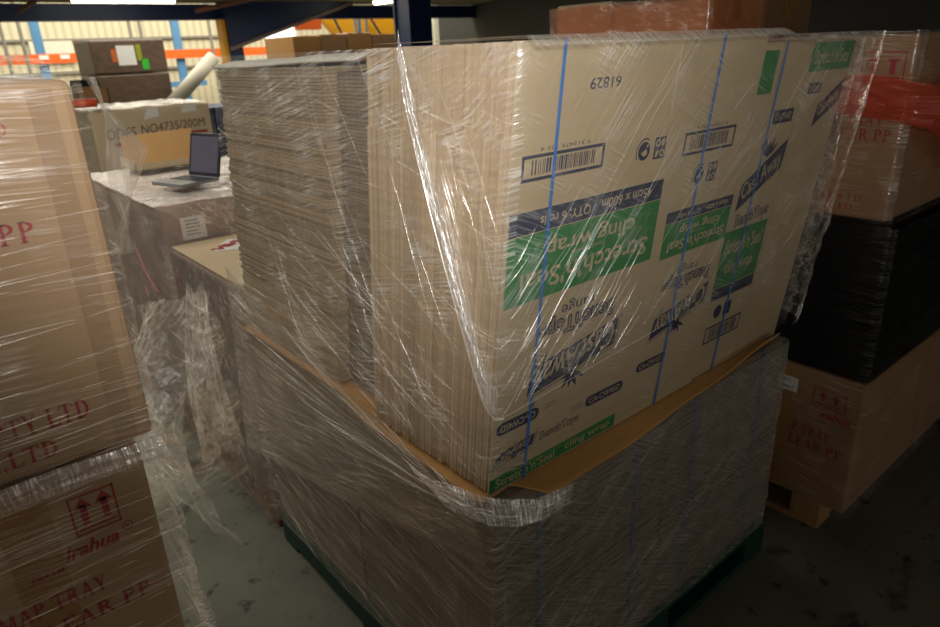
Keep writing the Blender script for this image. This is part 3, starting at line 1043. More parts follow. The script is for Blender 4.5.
# ------------------------------------------------------------------ film on the front load
XL, XR, YF, YB = .690, 1.838, .820, 1.985
# fractions along the outline: back-left > front-left > front-right > back-right
plan = [(XL, YB), (XL, YF), (XR, YF), (XR, YB)]
Ltot = (YB - YF) * 2 + (XR - XL)
fa = (YB - YF) / Ltot
o = wrap('stretch_film', plan, lambda s: .836, lambda s: 1.606 if s < fa else 1.606 - .016 * min(1, (s - fa) / .3), 'f_left', 200, 40, False, .03, .003, TL, .79)
bm = None
o.data.materials.clear(); o.data.materials.append(M['f_left']); o.data.materials.append(M['f_front'])
for pl in o.data.polygons:
    c = pl.center
    pl.material_index = 0 if c.x < XL + .02 else 1
tag(o, 'thin clear film wrapped round all the upper cartons of the front load', 'stretch film')
ridges(o, 26, (.02, fa - .02, .15, .95), (-66, -52), (.15, .7), .0007, 3)
ridges(o, 150, (.0, fa, .05, .9), (-16, -2), (.02, .14), .0008, 4)
ridges(o, 60, (fa * .35, fa, .0, .45), (-30, -12), (.08, .40), .0008, 6)
ridges(o, 30, (fa + .05, .68, .3, .98), (38, 58), (.08, .5), .0006, 5)


def apron_low(s):
    # lower edge of the second film layer: hangs lowest at the front corner
    d = (s - .34)
    if s < .34:
        return .985 + .62 * (1 - s / .34) ** 1.1 * 1.0
    return .985 + .05 * min(1, (s - .34) / .4) - .09 * max(0, s - .8) / .2


ap_plan = [(XL - .006, 1.10), (XL - .006, YF - .008), (XR + .004, YF - .008)]
ap = thing('stretch_film', 'second film layer hanging in a point over the front corner of the printed cartons', 'stretch film', (0, 0, 0))
apf = (1.10 - YF) / (1.10 - YF + XR - XL)


def apron_z(s):
    if s < apf:
        k = s / apf
        return 1.60 - (1.60 - .985) * k ** .85
    k = (s - apf) / (1 - apf)
    return .985 + .06 * min(1, k * 1.8) - .12 * max(0, k - .7) / .3


fs = wrap('film_sheet', ap_plan, apron_z, lambda s: 1.606 if s < apf else 1.606 - .018 * (s - apf) / (1 - apf), 'f_apron', 160, 30, False, .035, .003, TL, .79, ap)
ridges(fs, 105, (apf, apf + .24, .0, .52), (40, 58), (.03, .22), .0009, 7)
ridges(fs, 36, (apf + .2, .95, .0, .9), (36, 56), (.05, .35), .0007, 8)
ridges(fs, 50, (apf * .5, apf, .0, .7), (-70, -40), (.03, .14), .0009, 9)
# gathered edge along the left side of that layer
at_, L_ = polyline(ap_plan, False, .035)
def rope(s0, s1, n, rad, off):
    pts = []
    for i in range(n + 1):
        s = s0 + (s1 - s0) * i / n
        p, nr = at_(s); z = apron_z(s)
        pts.append(V((p.x, p.y - TL * (z - .79), z)) + nr * off)
    return pts
bm = bmesh.new(); tube(bm, rope(0.02, apf + .01, 40, 0, .008), lambda k: .0012 + .0012 * k, 6)
done('gathered_edge', bm, 'f_ridge', ap, True)
bm = bmesh.new(); tube(bm, rope(apf, .62, 50, 0, .004), .0011, 5)
done('rolled_edge', bm, 'f_ridge', ap, True)


def band_fn(u, v):
    s = .005 + u * (apf * .98)
    p, nr = at_(s); z = apron_z(s) + .012 + v * (.050 + .02 * math.sin(u * 3.1))
    q = V((p.x, p.y + .03 * v * 0 - TL * (z - .79), z)) + nr * (.008 + .008 * abs(nz((u * 6, v * 14, 0), 1)))
    return q


mb = grid('milky_band', band_fn, 60, 8, 'f_milky', ap, .7, .06)
ridges(mb, 60, (.0, 1, .0, 1), (-8, 8), (.05, .3), .0012, 10)

# lower wrap
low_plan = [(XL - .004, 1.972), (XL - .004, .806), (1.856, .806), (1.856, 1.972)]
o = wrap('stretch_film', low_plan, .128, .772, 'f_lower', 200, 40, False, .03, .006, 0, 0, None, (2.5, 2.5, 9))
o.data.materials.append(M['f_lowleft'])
for pl in o.data.polygons:
    pl.material_index = 1 if pl.center.x < XL + .02 else 0
tag(o, 'dull clear film wrapped round the lower half of the front load', 'stretch film')
lf = (1.972 - .806) / (2 * (1.972 - .806) + 1.17)
ridges(o, 130, (lf, .68, .0, 1), (24, 40), (.08, .6), .0006, 12)
ridges(o, 90, (.0, lf, .0, .9), (-34, -8), (.1, .6), .0006, 13)
ridges(o, 10, (lf - .004, lf + .012, .3, .7), (86, 94), (.2, .5), .0010, 14)


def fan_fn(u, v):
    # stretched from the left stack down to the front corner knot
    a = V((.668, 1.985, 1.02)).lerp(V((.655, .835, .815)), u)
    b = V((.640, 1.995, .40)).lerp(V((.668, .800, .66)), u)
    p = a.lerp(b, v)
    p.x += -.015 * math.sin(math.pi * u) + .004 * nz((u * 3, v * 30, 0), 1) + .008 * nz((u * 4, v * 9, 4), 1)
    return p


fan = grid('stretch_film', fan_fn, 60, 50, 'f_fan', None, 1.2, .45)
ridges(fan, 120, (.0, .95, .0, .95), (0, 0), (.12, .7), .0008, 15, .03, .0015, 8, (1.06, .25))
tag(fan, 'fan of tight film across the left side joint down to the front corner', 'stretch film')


def knot_fn(u, v):
    # film drawn round the corner from the left face on to the lip of the brown sheet
    a = V((.630, 1.00 - .10 * v, .835 - .03 * v)); c = V((.598, .686, .870 - .06 * v)); b = V((.85, .752, .805 - .045 * v))
    p = a * (1 - u) ** 2 + c * 2 * u * (1 - u) + b * u * u
    k = nz((u * 5, v * 16, 0), 1)
    return p + V((-.010 - .010 * k, -.012 - .010 * k, .006 * nz((u * 6, v * 3, 7), 1)))


kn = grid('stretch_film', knot_fn, 60, 20, 'f_milky', None, .3, .08)
ridges(kn, 40, (0, 1, 0, 1), (-12, 12), (.05, .25), .0010, 16)
tag(kn, 'shiny bunched film round the front corner just below the printed cartons', 'stretch film')


def tail_fn(u, v):
    # loose film bulging past the right end
    bez = lambda a, c, b: a * (1 - u) ** 2 + c * 2 * u * (1 - u) + b * u * u
    top = bez(V((1.842, .690, 1.60)), V((1.895, .684, 1.60)), V((1.890, .96, 1.60)))
    bot = bez(V((1.775, .780, .845)), V((1.905, .768, .845)), V((1.890, 1.0, .845)))
    p = top.lerp(bot, v)
    p += V((.008 * abs(crump((u, v * 3, 0), 2)), -.010 * abs(crump((u + 3, v * 3, 0), 2)), 0))
    return p


tl_ = grid('stretch_film', tail_fn, 24, 60, 'f_crumple', None, .3, .8)
ridges(tl_, 40, (0, 1, 0, 1), (40, 110), (.03, .25), .0010, 17)
tag(tl_, 'loose wrinkled film over the right end of the front load', 'stretch film')


def dome_fn(u, v):
    x = .69 + u * 1.14; yy = .688 + v * .43
    return V((x, yy, 1.613 + .001 * nz((x, yy, 0), 9) - .012 * min(1, max(0, (x - 1.40) / .05)) - (.014 * (.04 - v) / .04 if v < .04 else 0)))


tag(grid('stretch_film', dome_fn, 60, 24, 'f_milky', None, 1.2, .4), 'milky film folded over the top of the upright printed cartons', 'stretch film')

# ------------------------------------------------------------------ cartons


def carton(name, label, a, b, body_mat, prints=None, tape=True, cat='carton', group=None, bev=.006, rz=0., side='front'):
    a = V(a); b = V(b)
    base = V(((a.x + b.x) / 2, (a.y + b.y) / 2, a.z))
    t = thing(name, label, cat, base, rz, group)
    h = (b - a) / 2
    boxobj('body', (-h.x, -h.y, 0), (h.x, h.y, 2 * h.z), body_mat, t, bev)
    if tape:
        bm = bmesh.new(); e = .0012
        box(bm, (-.03, -h.y - e, 2 * h.z - .09), (.03, -h.y, 2 * h.z - .004)); box(bm, (-.03, -h.y, 2 * h.z), (.03, h.y, 2 * h.z + e))
        done('tape', bm, 'tape', t)
    return t, h


def tray_print(t, place, mats, k=1.):
    pass


def left_print(p, full=True):
    """red print of the tray cartons, u = distance left of the right corner (negative), v from the base"""
    pass


# left stack (face at y = .97, right ends near x = .18)
wood_pallet('pale wooden pallet under the tray cartons at the left edge', -.45, .99, .64, 1.0)
for k, (xr, z0, z1, lab) in enumerate(((.166, .13, .606, 'bottom tray carton of the left stack'),
                                      (.160, .610, 1.086, 'second carton of the left stack, with two arrows in a box and MAP TRAY'),
                                      (.183, 1.092, 1.585, 'top carton of the left stack, with PTY LTD and CO.,LTD in red'))):
    t, h = carton('tray_carton', lab, (xr - .60, .97, z0), (xr, 1.47, z1), 'kraft_tray', None, False, bev=.010)
    place = lambda u, v, hh, h=h, xr=xr: V((h.x + u, -h.y - hh, v))
    p = Print(place, ['red_ink', 'kraft_pale'])
    hz = z1 - z0
    u = lambda x: x - xr
    w_ = lambda z: z - z0
    if k == 2:
        p.serif('MAP TRAY', u(.000), w_(1.462), .17, .030, 'red_ink')
        p.serif('NUCLEAR PP', u(.002), w_(1.413), .205, .026, 'red_ink')
        p.disc(u(.096), w_(1.534), .009, 'red_ink', 1, .0072, 18); p.text('R', u(.096), w_(1.534), .007, .009, 'red_ink', 0, 1)
        p.serif('A PTY LTD', u(.040), w_(1.166), .140, .028, 'red_ink')
        p.serif('CO.,LTD', u(.006), w_(1.122), .113, .028, 'red_ink')
    else:
        zt = 1.086 if k == 1 else .606
        d = 1.086 - zt
        uu = u
        x0 = .053
        # arrows box
        def arrow(cx):
            p.rect(uu(cx) - .0045, w_(.992 - d), uu(cx) + .0045, w_(1.024 - d), 'red_ink')
            p.poly([(uu(cx) - .012, w_(1.018 - d)), (uu(cx) + .012, w_(1.018 - d)), (uu(cx), w_(1.036 - d))], 'red_ink')
        arrow(.070); arrow(.097)
        p.rect(uu(.058), w_(.983 - d), uu(.108), w_(.9865 - d), 'red_ink')
        p.frame(uu(.053), w_(.976 - d), uu(.113), w_(1.040 - d), .003, 'red_ink')
        p.text('lrahua', uu(.068), w_(.955 - d), .072, .024, 'red_ink', 0, 1, .35, .03)
        p.disc(uu(.118), w_(.964 - d), .0075, 'red_ink', 1, .006, 18); p.text('R', uu(.118), w_(.964 - d), .006, .007, 'red_ink', 0, 1)
        p.text('PAKTM', uu(.008), w_(.938 - d), .042, .012, 'red_ink', 0, 5, .2, .02)
        p.serif('MAP TRAY', uu(.005), w_(.889 - d), .135, .026, 'red_ink', 0, 5)
        p.serif('NUCLEAR PP', uu(.018), w_(.846 - d), .215, .024, 'red_ink', 0, 5)
    p.build('red_lettering', t)
    # glued seam strip
    if k == 2:
        bm = bmesh.new(); box(bm, (h.x - .050, -h.y - .0012, .01), (h.x - .022, -h.y, hz - .01)); done('seam_strip', bm, 'seam', t)
    else:
        bm = bmesh.new(); box(bm, (h.x - .19, -h.y - .0012, .004), (h.x - .128, -h.y, hz - .004)); done('tape', bm, 'tape', t)

lp = [(-.462, 1.5), (-.462, .958), (.192, .958), (.192, 1.5)]
lw_ = wrap('stretch_film', lp, .62, 1.592, 'f_box', 140, 60, False, .012, .0035, 0, 0, None, (2, 2, 26))
ridges(lw_, 520, (.40, .74, .05, 1), (-4, 5), (.03, .22), .0009, 18)
tag(lw_, 'clear film wrapped tight round the left stack of tray cartons', 'stretch film')


def wing_fn(u, v):
    a = V((.206, .975, 1.585)).lerp(V((.206, .975, 1.36)), v)
    k = 1 - abs(v * 2 - .85) / 1.15
    b = a + V((.062 * max(0, k) * 1.15, .10, -.02 * v))
    p = a.lerp(b, u)
    return p + V((.006 * math.sin(v * 8 + u * 4), .01 * nz((u * 4, v * 4, 0), 1), 0))


tag(grid('stretch_film', wing_fn, 14, 30, 'f_wing', None, .12, .25), 'loose wing of film standing off the right edge of the left stack', 'stretch film')


def lefttop_fn(u, v):
    x = -.40 + u * .59; yy = .965 + v * .5
    return V((x, yy, 1.594 + .014 * abs(crump((x, yy, 0), 5)) * min(1, v * 4) + .02 * v))


tag(grid('stretch_film', lefttop_fn, 50, 40, 'f_crumple', None, .6, .5), 'crumpled film lying on top of the left stack', 'stretch film')


def seam_fn(u, v):
    x = -.36 + u * .548
    z = 1.066 + .036 * v + .003 * nz((x * 9, v, 0), 1)
    return V((x, .945 - .006 * math.sin(v * math.pi) - .005 * nz((x * 14, v * 5, 1), 1), z))


tag(grid('stretch_film', seam_fn, 120, 14, 'f_milky', None, .56, .05), 'shiny band of film bridging the gap between the two left cartons', 'stretch film')


def ltail_fn(u, v):
    z = .98 - .46 * u
    return V((.178 + .020 * u + (.020 * u) * v + .006 * math.sin(u * 9 + v * 3), .964 - .006 * math.sin(v * 6 + u * 7), z))


tag(grid('stretch_film', ltail_fn, 40, 10, 'f_milky', None, .5, .03), 'loose strip of film down the right edge of the lower left carton', 'stretch film')

# right stack (corner at x = 2.06, y = .66)
wood_pallet('wooden pallet with a block corner showing under the right carton stack', 2.10, .735, 1.16, 1.0)
RX = [('bottom', 2.055, .650, .132, .606), ('mid', 2.066, .668, .612, 1.092), ('top', 2.070, .688, 1.098, 1.590)]


def right_print(t, h, z0, hz, low):
    # left end face (x = const): u runs from far to near
    place = lambda u, v, hh: V((-h.x - hh, -h.y - u, v))
    p = Print(place, ['red_ink', 'paper', 'grey_ink'])
    if low:
        c = -.105
        for cx in (-.078, -.118):
            p.rect(cx - .006, .376, cx + .006, .398, 'red_ink'); p.poly([(cx - .014, .394), (cx + .014, .394), (cx, .410)], 'red_ink')
        p.rect(-.140, .364, -.056, .369, 'red_ink'); p.frame(-.150, .354, -.046, .418, .004, 'red_ink')
        p.text('lrahua', -.075, .332, .10, .03, 'red_ink', 0, 1, .35, .03)
        p.text('EcoPak', -.27, .352, .12, .03, 'red_ink', 0, 1, .2, .02)
        p.serif('MAP TRAY', -.165, .255, .175, .040, 'red_ink')
        p.serif('NUCLEAR PP', -.165, .205, .26, .036, 'red_ink')
    else:
        for cx in (-.100, -.052):
            p.rect(cx - .007, .392, cx + .007, .428, 'red_ink'); p.rect(cx - .014, .426, cx + .014, .434, 'red_ink')
        p.rect(-.118, .382, -.032, .387, 'red_ink'); p.frame(-.130, .372, -.022, .450, .004, 'red_ink')
        p.text('lrahua', -.10, .325, .11, .03, 'red_ink', 0, 1, .35, .03)
        p.serif('MAP TRAY', -.145, .278, .19, .036, 'red_ink')
        p.serif('NUCLEAR PP', -.145, .235, .235, .032, 'red_ink')
        p.serif('A PTY LTD', -.16, .060, .17, .022, 'red_ink')
        p.serif('CO.,LTD', -.16, .030, .13, .022, 'red_ink')
    p.build('red_lettering', t)
    return place


for nm, x, yy, z0, z1 in RX:
    for j in range(2):
        xa = x + j * .585
        if nm == 'mid':
            t = thing('wrapped_carton', ('black film wrapped carton between two brown cartons, facing the front load' if j == 0 else 'second black film wrapped carton, farther along the right stack'), 'carton', (xa + .29, yy + .29, z0))
            def bf(u, v, s=1):
                pass
            bm = bmesh.new(); box(bm, (-.283, -.283, 0), (.283, .283, z1 - z0), 0, .012)
            bmesh.ops.subdivide_edges(bm, edges=bm.edges[:], cuts=10, use_grid_fill=True)
            for v in bm.verts:
                v.co += V((nz(v.co + V((j, 0, 0)), 9), nz(v.co + V((3, j, 0)), 9), 0)) * .006
            done('black_wrap', bm, 'black_film', t, True)
            bm = bmesh.new(); box(bm, (-.272, -.272, .004), (.272, .272, z1 - z0 - .004)); done('body', bm, 'kraft', t)
        else:
            lab = {('bottom', 0): 'bottom carton of the right stack with arrows and MAP TRAY on its end', ('bottom', 1): 'bottom carton of the right stack farther along, plain side facing the aisle',
                   ('top', 0): 'top carton of the right stack with arrows, under the red film', ('top', 1): 'top carton of the right stack at the right frame edge'}[(nm, j)]
            t, h = carton('tray_carton', lab, (xa, yy, z0), (xa + .58, yy + .58, z1), 'kraft_brown', None, False, bev=.010)
            if j == 0:
                pl_ = right_print(t, h, z0, z1 - z0, nm == 'bottom')
                bm = bmesh.new(); c = h.y * 0 - .04
                box(bm, (-h.x - .0012, -h.y + .21, .004), (-h.x, -h.y + .275, z1 - z0 - .004)); done('tape', bm, 'tape', t)
                if nm == 'bottom':
                    bm = bmesh.new(); box(bm, (-h.x - .002, -h.y + .200, .375), (-h.x - .0012, -h.y + .305, .425)); ps = done('paper_label', bm, 'paper', t)
                    q = Print(lambda u, v, hh, h=h: V((-h.x - .002 - hh, -h.y - u, v)), ['grey_ink'])
                    rb = random.Random(2); uu = -.285
                    while uu < -.225:
                        q.rect(uu, .405, uu + .002, .420, 'grey_ink'); uu += rb.choice((.004, .006))
                    q.text('07178667', -.250, .388, .08, .012, 'grey_ink', 0, 1, 0, .02)
                    q.build('label_print', ps)
            elif nm == 'top':
                p = Print(lambda u, v, hh, h=h: V((-h.x + u, -h.y - hh, v)), ['red_ink'])
                p.text('lrahua', .14, .41, .16, .045, 'red_ink', 0, 1, .35, .03)
                p.build('red_lettering', t)

rp = [(2.046, 1.25), (2.046, .640), (3.25, .640)]
rb_ = wrap('stretch_film', rp, .12, .612, 'f_box', 120, 40, False, .014, .004, 0, 0, None, (2, 2, 20))
ridges(rb_, 150, (.0, .5, .05, 1), (-14, 8), (.03, .2), .0009, 19)
tag(rb_, 'clear film round the bottom cartons of the right stack', 'stretch film')
t_ = NT('black film creases')
p_ = t_.n('ShaderNodeBsdfPrincipled')
p_.inputs['Base Color'].default_value = (.012, .012, .012, 1); p_.inputs['Roughness'].default_value = .28
t_.l(p_.outputs[0], t_.out.inputs[0])
M['black_ridge'] = t_.m
bk = wrap('black_film', [(2.050, 1.26), (2.050, .652), (3.25, .652)], .616, 1.088, 'black_film', 130, 50, False, .016, .004, 0, 0, None, (2, 2, 24))
ridges(bk, 330, (.05, .6, .02, .98), (-18, 8), (.03, .3), .0022, 24, mat='black_ridge')
tag(bk, 'shiny black stretch film round the middle layer of the right carton stack', 'stretch film')
rp = [(2.058, 1.28), (2.058, .676), (3.25, .676)]
rt_ = wrap('stretch_film', rp, 1.096, 1.598, 'f_box', 120, 40, False, .014, .004, 0, 0, None, (2, 2, 20))
ridges(rt_, 80, (.0, .5, .05, .9), (-14, 8), (.03, .2), .0009, 20)
tag(rt_, 'clear film round the top cartons of the right stack', 'stretch film')


def red_fn(u, v):
    # red film slung round the top carton, widening to the right
    if u < .28:
        k = u / .28
        base = V((2.040, .92 - (.92 - .640) * k, 0))
    else:
        k = (u - .28) / .72
        base = V((2.042 + .62 * k, .640, 0))
    zt = 1.485 - .025 * u + .012 * math.sin(u * 14)
    zb = 1.40 - .03 * min(1, u / .3) - .40 * max(0, u - .25) ** 1.1
    p = base + V((0, 0, zt + (zb - zt) * v))
    c = crump((u * 2.5, v * 1.2 + u, 0), 2)
    off = .016 * (c + .9) + .015 * math.sin(v * math.pi)
    p += V((-off, 0, 0)) if u < .28 else V((0, -off, 0))
    return p


tag(grid('red_film', red_fn, 80, 40, 'f_red', None, .9, .3), 'translucent red plastic film slung round the top of the right stack', 'plastic film')

# orange wrapped load behind
wood_pallet('pallet under the orange wrapped load behind', 2.85, 1.79, .92, .86)
for j, (a, b, lab) in enumerate((((2.84, 1.78, .135), (3.30, 2.30, 1.76), 'tall orange wrapped carton at the near left of the load behind'),
                                ((3.31, 1.78, .135), (3.78, 2.30, 1.76), 'tall brown carton at the near right of the orange load behind'),
                                ((2.84, 2.31, .135), (3.30, 2.67, 1.785), 'tall orange wrapped carton at the far left of the load behind'),
                                ((3.31, 2.31, .135), (3.78, 2.67, 1.785), 'tall carton at the far right of the orange load behind'))):
    carton('tall_carton', lab, a, b, 'kraft_pale' if j in (0, 2) else 'kraft_dark', None, True, bev=.01)
op = [(2.822, 2.70), (2.822, 1.762), (3.26, 1.762)]
tag(wrap('orange_film', op, .3, 1.772, 'f_orange', 90, 50, False, .02, .008, 0, 0, None, (4, 4, 9)), 'glossy orange film round the load behind the front cartons', 'plastic film')

# ------------------------------------------------------------------ loads behind on the left
wood_pallet('old brown pallet directly behind the green one', .715, 2.03, 1.15, .66, 'wood_dark')
t, h = carton('low_carton', 'low pinkish carton with a small red lettered label on top, behind the front load', (.705, 2.02, .135), (1.86, 2.70, .925), 'load_shaded', None, False, bev=.012)
boxobj('lid', (-h.x + .012, -h.y + .012, .790), (h.x - .012, h.y - .012, .800), 'kraft_pale', t, .003)  # added panel keeps the top paler than the sides coloured as shaded
bm = bmesh.new()
prism(bm, [(-.50 + .028, .13, .8005), (-.50 + .10, .13 - .045, .8005), (-.30, .22, .8005), (-.372, .265, .8005)], (0, 0, .001))
ps = done('paper_label', bm, 'paper', t)
q = Print(lambda u, v, hh: V((-.40, .175, .8018 + hh)) + V((u * .86 + v * .55, u * .5 - v * .80, 0)) * 1.0, ['red_ink'])
q.text('NINI', 0, 0, .15, .05, 'red_ink', 0, 1, .2, .07); q.build('label_print', ps)
q = Print(lambda u, v, hh: V((-h.x - hh, h.y - u, v)), ['red_ink'])
q.rect(.05, .60, .075, .72, 'red_ink'); q.rect(.05, .45, .062, .56, 'red_ink'); q.build('red_marks', t)
lowp = [(.690, 2.72), (.690, 2.008), (1.88, 2.008)]
tag(wrap('stretch_film', lowp, .05, .95, 'f_back', 110, 50, False, .03, .004, 0, 0, None, (6, 6, 8)), 'wrinkled film round the low pinkish carton', 'stretch film')

wood_pallet('pallet under the pale wrapped load that carries the laptop', .715, 2.76, 1.15, 1.15, 'wood_dark')
t, h = carton('wrapped_load', 'pale grey wrapped load with a paper label, carrying the open laptop', (.712, 2.745, .135), (1.87, 3.90, 1.072), 'load_board', None, False, 'load', bev=.012)
bm = bmesh.new(); box(bm, (-h.x + .070, -h.y - .004, .80), (-h.x + .165, -h.y - .002, .89)); ps = done('paper_label', bm, 'paper', t)
q = Print(lambda u, v, hh: V((-h.x + .1175 + u, -h.y - .004 - hh, .845 + v)), ['grey_ink'])
for k in range(5):
    q.rect(-.03, .028 - k * .014, .02 + .004 * (k % 3), .033 - k * .014, 'grey_ink')
q.build('label_print', ps)
lapp = [(.695, 3.92), (.695, 2.728), (1.89, 2.728)]
tag(wrap('stretch_film', lapp, .05, 1.075, 'f_back', 130, 60, False, .03, .014, 0, 0, None, (6, 6, 7)), 'pinkish wrinkled film round the load under the laptop', 'stretch film')


def ltop_fn(u, v):
    x = .69 + u * 1.19; yy = 2.73 + v * 1.18
    return V((x, yy, 1.080 + .010 * abs(crump((x, yy, 2), 5))))


tag(grid('stretch_film', ltop_fn, 60, 60, 'f_top', None, 1.2, 1.2), 'crumpled film over the top of the load under the laptop', 'stretch film')
# red tape string on the film of that load
bm = bmesh.new(); tube(bm, [(.672, 3.05, .86), (.668, 2.95, .78), (.672, 2.85, .72)], .0035); tube(bm, [(.672, 3.05, .70), (.668, 3.0, .66)], .003)
M['pink'] = plain('faded red tape', srgb(176, 104, 100), .4, .05)
tag(done('tape_strip', bm, 'pink'), 'thin pink red tape strip on the left side of the laptop load', 'tape')

# laptop
hd = V((1.039 - .978, 3.006 - 3.2, 0)); hl = hd.length; hd.normalize()
lt = thing('laptop', 'open dark laptop with a dim screen standing on the wrapped load', 'laptop', (.985, 3.18, 1.107))
nb = V((-hd.y, hd.x, 0)) * -1
if nb.x > 0:
    nb = -nb
def LP(u, w, z):
    return hd * u + nb * w + V((0, 0, z))
def slab(bm, f, u0, u1, w0, w1, z0, z1):
    vs = [bm.verts.new(f(u, w, z)) for u in (u0, u1) for w in (w0, w1) for z in (z0, z1)]
    for q in ((0, 1, 3, 2), (4, 6, 7, 5), (0, 4, 5, 1), (2, 3, 7, 6), (0, 2, 6, 4), (1, 5, 7, 3)):
        bm.faces.new([vs[i] for i in q])
    bmesh.ops.recalc_face_normals(bm, faces=bm.faces[:])
def SC(u, w, z):
    return hd * u + nb * (-.06 * z / .23 + w) + V((0, 0, z + .016))
LW = .235
lt.scale = (.88, .88, .84)
bm = bmesh.new(); slab(bm, LP, 0, LW, 0, .21, 0, .016); done('base', bm, 'laptop_grey', lt)
bm = bmesh.new()
for r_ in range(4):
    for c_ in range(10):
        slab(bm, LP, .012 + c_ * .0228, .031 + c_ * .0228, .025 + r_ * .024, .044 + r_ * .024, .016, .0185)
done('keyboard', bm, 'laptop', lt)
bm = bmesh.new(); slab(bm, LP, .09, .16, .135, .185, .016, .0168); done('touchpad', bm, 'grey_steel', lt)
bm = bmesh.new(); slab(bm, SC, 0, LW, -.008, 0, 0, .21); lid = done('lid', bm, 'laptop', lt)
bm = bmesh.new(); slab(bm, SC, .014, LW - .014, 0, .0012, .018, .197); done('screen', bm, 'screen', lid)

# open flap carton behind the laptop
fl = thing('open_carton', 'shallow open carton with a brown flap standing up behind the laptop', 'carton', (.89, 3.60, 1.105))
bm = bmesh.new(); box(bm, (-.02, .0, 0), (.34, .25, .004)); box(bm, (-.02, 0, 0), (.34, .004, .035)); box(bm, (-.02, 0, 0), (-.016, .25, .05)); box(bm, (.336, 0, 0), (.34, .25, .05))
done('tray', bm, 'kraft', fl)
bm = bmesh.new(); prism(bm, [(-.01, .20, .004), (.33, .20, .004), (.345, .21, .160), (-.01, .21, .150)], (0, .004, 0)); done('flap', bm, 'kraft_warm', fl)

# big carton with handwriting
wood_pallet('pallet under the big carton with handwriting', 1.32, 6.5, 1.02, 1.0, 'wood_dark')
t, h = carton('large_carton', 'big brown carton with handwritten capitals behind the laptop', (1.30, 6.48, .135), (2.30, 7.5, 1.225), 'kraft_pale', None, False, bev=.01)
q = Print(lambda u, v, hh: V((-h.x + u, -h.y - hh, v)), ['black_ink', 'red_ink', 'paper'])
q.text('ODES', .22, .905, .24, .085, 'black_ink', R(2), 1, .15, .0); q.text('NO4735/200M', .66, .930, .56, .075, 'black_ink', R(2), 1, .1, .0)
q.rect(.15, .80, .33, .83, 'red_ink'); q.rect(.55, .845, .95, .87, 'red_ink')
q.poly([(.42, 1.0), (.55, 1.02), (.55, 1.09), (.46, 1.09)], 'paper'); q.poly([(.74, 1.03), (.88, 1.04), (.88, 1.09), (.76, 1.09)], 'paper')
q.build('handwriting', t)
tag(wrap('stretch_film', [(1.28, 7.5), (1.28, 6.46), (2.32, 6.46)], .3, 1.25, 'f_front', 60, 30, False, .03, .01), 'clear film round the big carton with handwriting', 'stretch film')


def dtop(u, v):
    x = 1.28 + u * 1.04; yy = 6.46 + v * 1.0
    return V((x, yy, 1.235 + .024 * abs(crump((x, yy, 0), 3))))


tag(grid('stretch_film', dtop, 40, 30, 'f_milky', None, 1, 1), 'milky film bunched on top of the big carton with handwriting', 'stretch film')
sb = thing('small_carton', 'small open brown box at the left on top of the big handwritten carton', 'carton', (1.40, 6.62, 1.29))
bm = bmesh.new()
for a, b in (((-.12, 0, 0), (.12, .008, .115)), ((-.12, .2, 0), (.12, .208, .135)), ((-.12, 0, 0), (-.112, .2, .12)), ((.112, 0, 0), (.12, .2, .12)), ((-.12, 0, 0), (.12, .2, .008))):
    box(bm, a, b)
done('body', bm, 'kraft_dark', sb)
bm = bmesh.new(); prism(bm, [(-.12, .208, .135), (.12, .208, .135), (.10, .28, .19), (-.1, .28, .19)], (0, .006, 0)); done('flap', bm, 'laptop', sb)
bm = bmesh.new(); tube(bm, [(1.20, 6.50, 1.305), (1.38, 6.47, 1.305)], .035, 10)
tag(done('orange_roll', bm, 'orange_item', None, True), 'small orange roll in front of the small open brown box', 'roll')

# brown wrapped stack farther back
wood_pallet('pallet under the brown wrapped stack', 2.24, 10.12, .9, .9, 'wood_dark')
for k, (z0, z1, lab) in enumerate(((.135, .80, 'lowest box of the brown wrapped stack'), (.81, 1.46, 'middle box of the brown wrapped stack'), (1.47, 1.88, 'top box of the brown wrapped stack with white, orange and green stickers'))):
    t, h = carton('wrapped_box', lab, (2.22, 10.1, z0), (3.13, 11.0, z1), 'brown_wrap', None, False, 'box', bev=.02)
    if k == 2:
        for (a, b, c, d, m, nm) in ((.30, .52, .10, .34, 'paper', 'white_sticker'), (.23, .295, .14, .30, 'orange_tag', 'orange_sticker'), (.54, .60, .15, .35, 'lime', 'lime_sticker'), (.585, .67, .04, .17, 'green_tag', 'green_sticker')):
            boxobj(nm, (-h.x + a, -h.y - .004, c), (-h.x + b, -h.y - .001, d), m, t)
bm = bmesh.new(); tube(bm, [(2.80, 9.15, 1.10), (3.45, 9.25, 1.62)], .085, 20)
tag(done('white_tube', bm, 'white_pvc', None, True), 'thick white tube leaning behind the left corner of the front load', 'tube')
tag(boxobj('crate', (2.75, 9.05, 0), (4.0, 9.9, 1.02), 'blue_steel'), 'dark crate in the shade below the leaning white tube', 'crate')

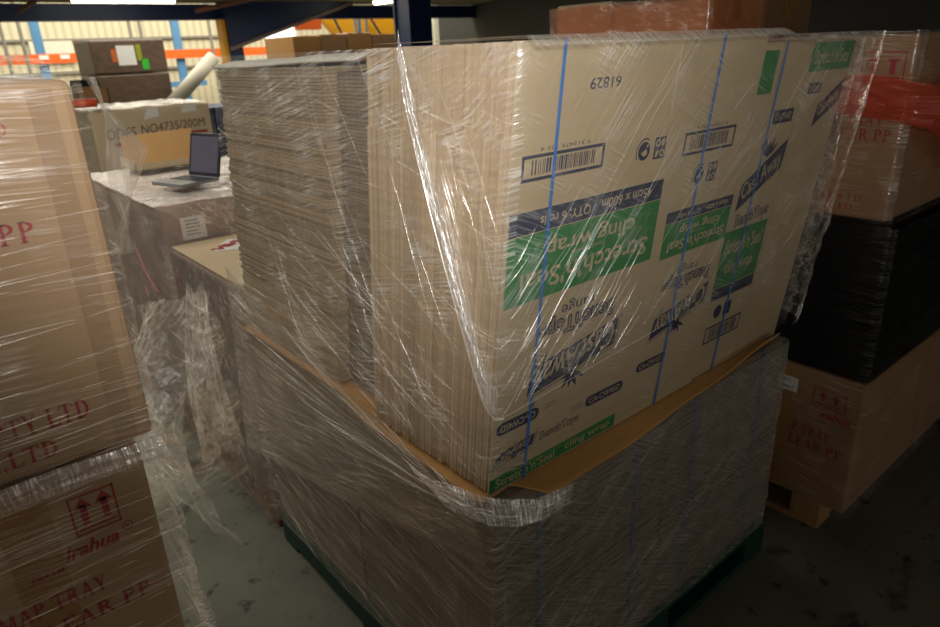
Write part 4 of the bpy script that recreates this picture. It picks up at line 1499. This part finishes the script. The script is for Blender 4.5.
# row of brown cartons behind the front load
wood_pallet('pallet under the row of brown cartons in the background', 4.47, 9.05, 1.64, .9, 'wood_dark')
zz = .135
xs = (4.46, 4.88, 5.30, 5.71, 6.12)
labs = ('leftmost brown carton of the background row', 'second brown carton from the left in the background row', 'third brown carton from the left in the background row',
        'rightmost brown carton of the background row, next to the blue column')
for k in range(4):
    carton('tall_carton', labs[k], (xs[k], 9.0, zz), (xs[k + 1] - .012, 9.9, 1.845 + .012 * (k % 3)), 'kraft_dark' if k % 2 else 'tape', None, True, bev=.01)

# ------------------------------------------------------------------ crumpled film at the left foot of the load


def bag_fn(u, v):
    yt = 1.86 + .95 * u
    top = V((.585 - .02 * math.sin(math.pi * u), yt, 1.0 - .30 * u))
    bot = V((.585 - .17 * math.sin(math.pi * min(1, u * 1.2)), 1.86 + .72 * u, .40 - .36 * u ** .7))
    p = top.lerp(bot, v)
    bul = math.sin(math.pi * u) ** .7 * math.sin(math.pi * v * .9) * .16
    c = crump((u * 1.3, v * 1.3, .3), 1.6)
    p += V((-bul - .035 * c, .02 * nz((u * 5, v * 5, 0), 1), .02 * nz((u * 5, v * 5, 8), 1)))
    p.z = max(p.z, .012)
    return p


bg = grid('stretch_film', bag_fn, 90, 90, 'f_crumple', None, 1.0, .9)
ridges(bg, 60, (0, 1, 0, 1), (30, 150), (.04, .3), .0014, 21)
lf_ = thing('loose_film', 'big crumpled mass of loose film hanging beside the low carton and trailing on the floor', 'stretch film')
bg.name = 'film_bag'; bg.parent = lf_


def bag2_fn(u, v):
    top = V((.57 - .12 * u, 2.35 + .5 * u, .46 - .05 * u))
    bot = V((.57 - .12 * u, 1.98 + .62 * u, .02))
    p = top.lerp(bot, v)
    p += V((-.07 * math.sin(v * math.pi) - .03 * crump((u * 1.5, v, 5), 2), 0, .02 * nz((u * 6, v * 6, 0), 1)))
    p.z = max(p.z, .01)
    return p


grid('film_trail', bag2_fn, 60, 50, 'f_crumple', lf_, .8, .5)


def tail2(u, v):
    a = v * 2 * math.pi
    r = .022 + .036 * u + .012 * math.sin(a * 5 + u * 3) * (.3 + u)
    c = V((.560 - .02 * math.sin(u * 3), 1.93 + .06 * u, .985 - .56 * u))
    return c + V((math.cos(a) * r, math.sin(a) * r, .02 * math.sin(a * 3)))


hk = grid('film_hank', tail2, 50, 60, 'f_crumple', lf_, .6, .4)
ridges(hk, 40, (0, 1, 0, 1), (-25, 25), (.05, .3), .0014, 22)
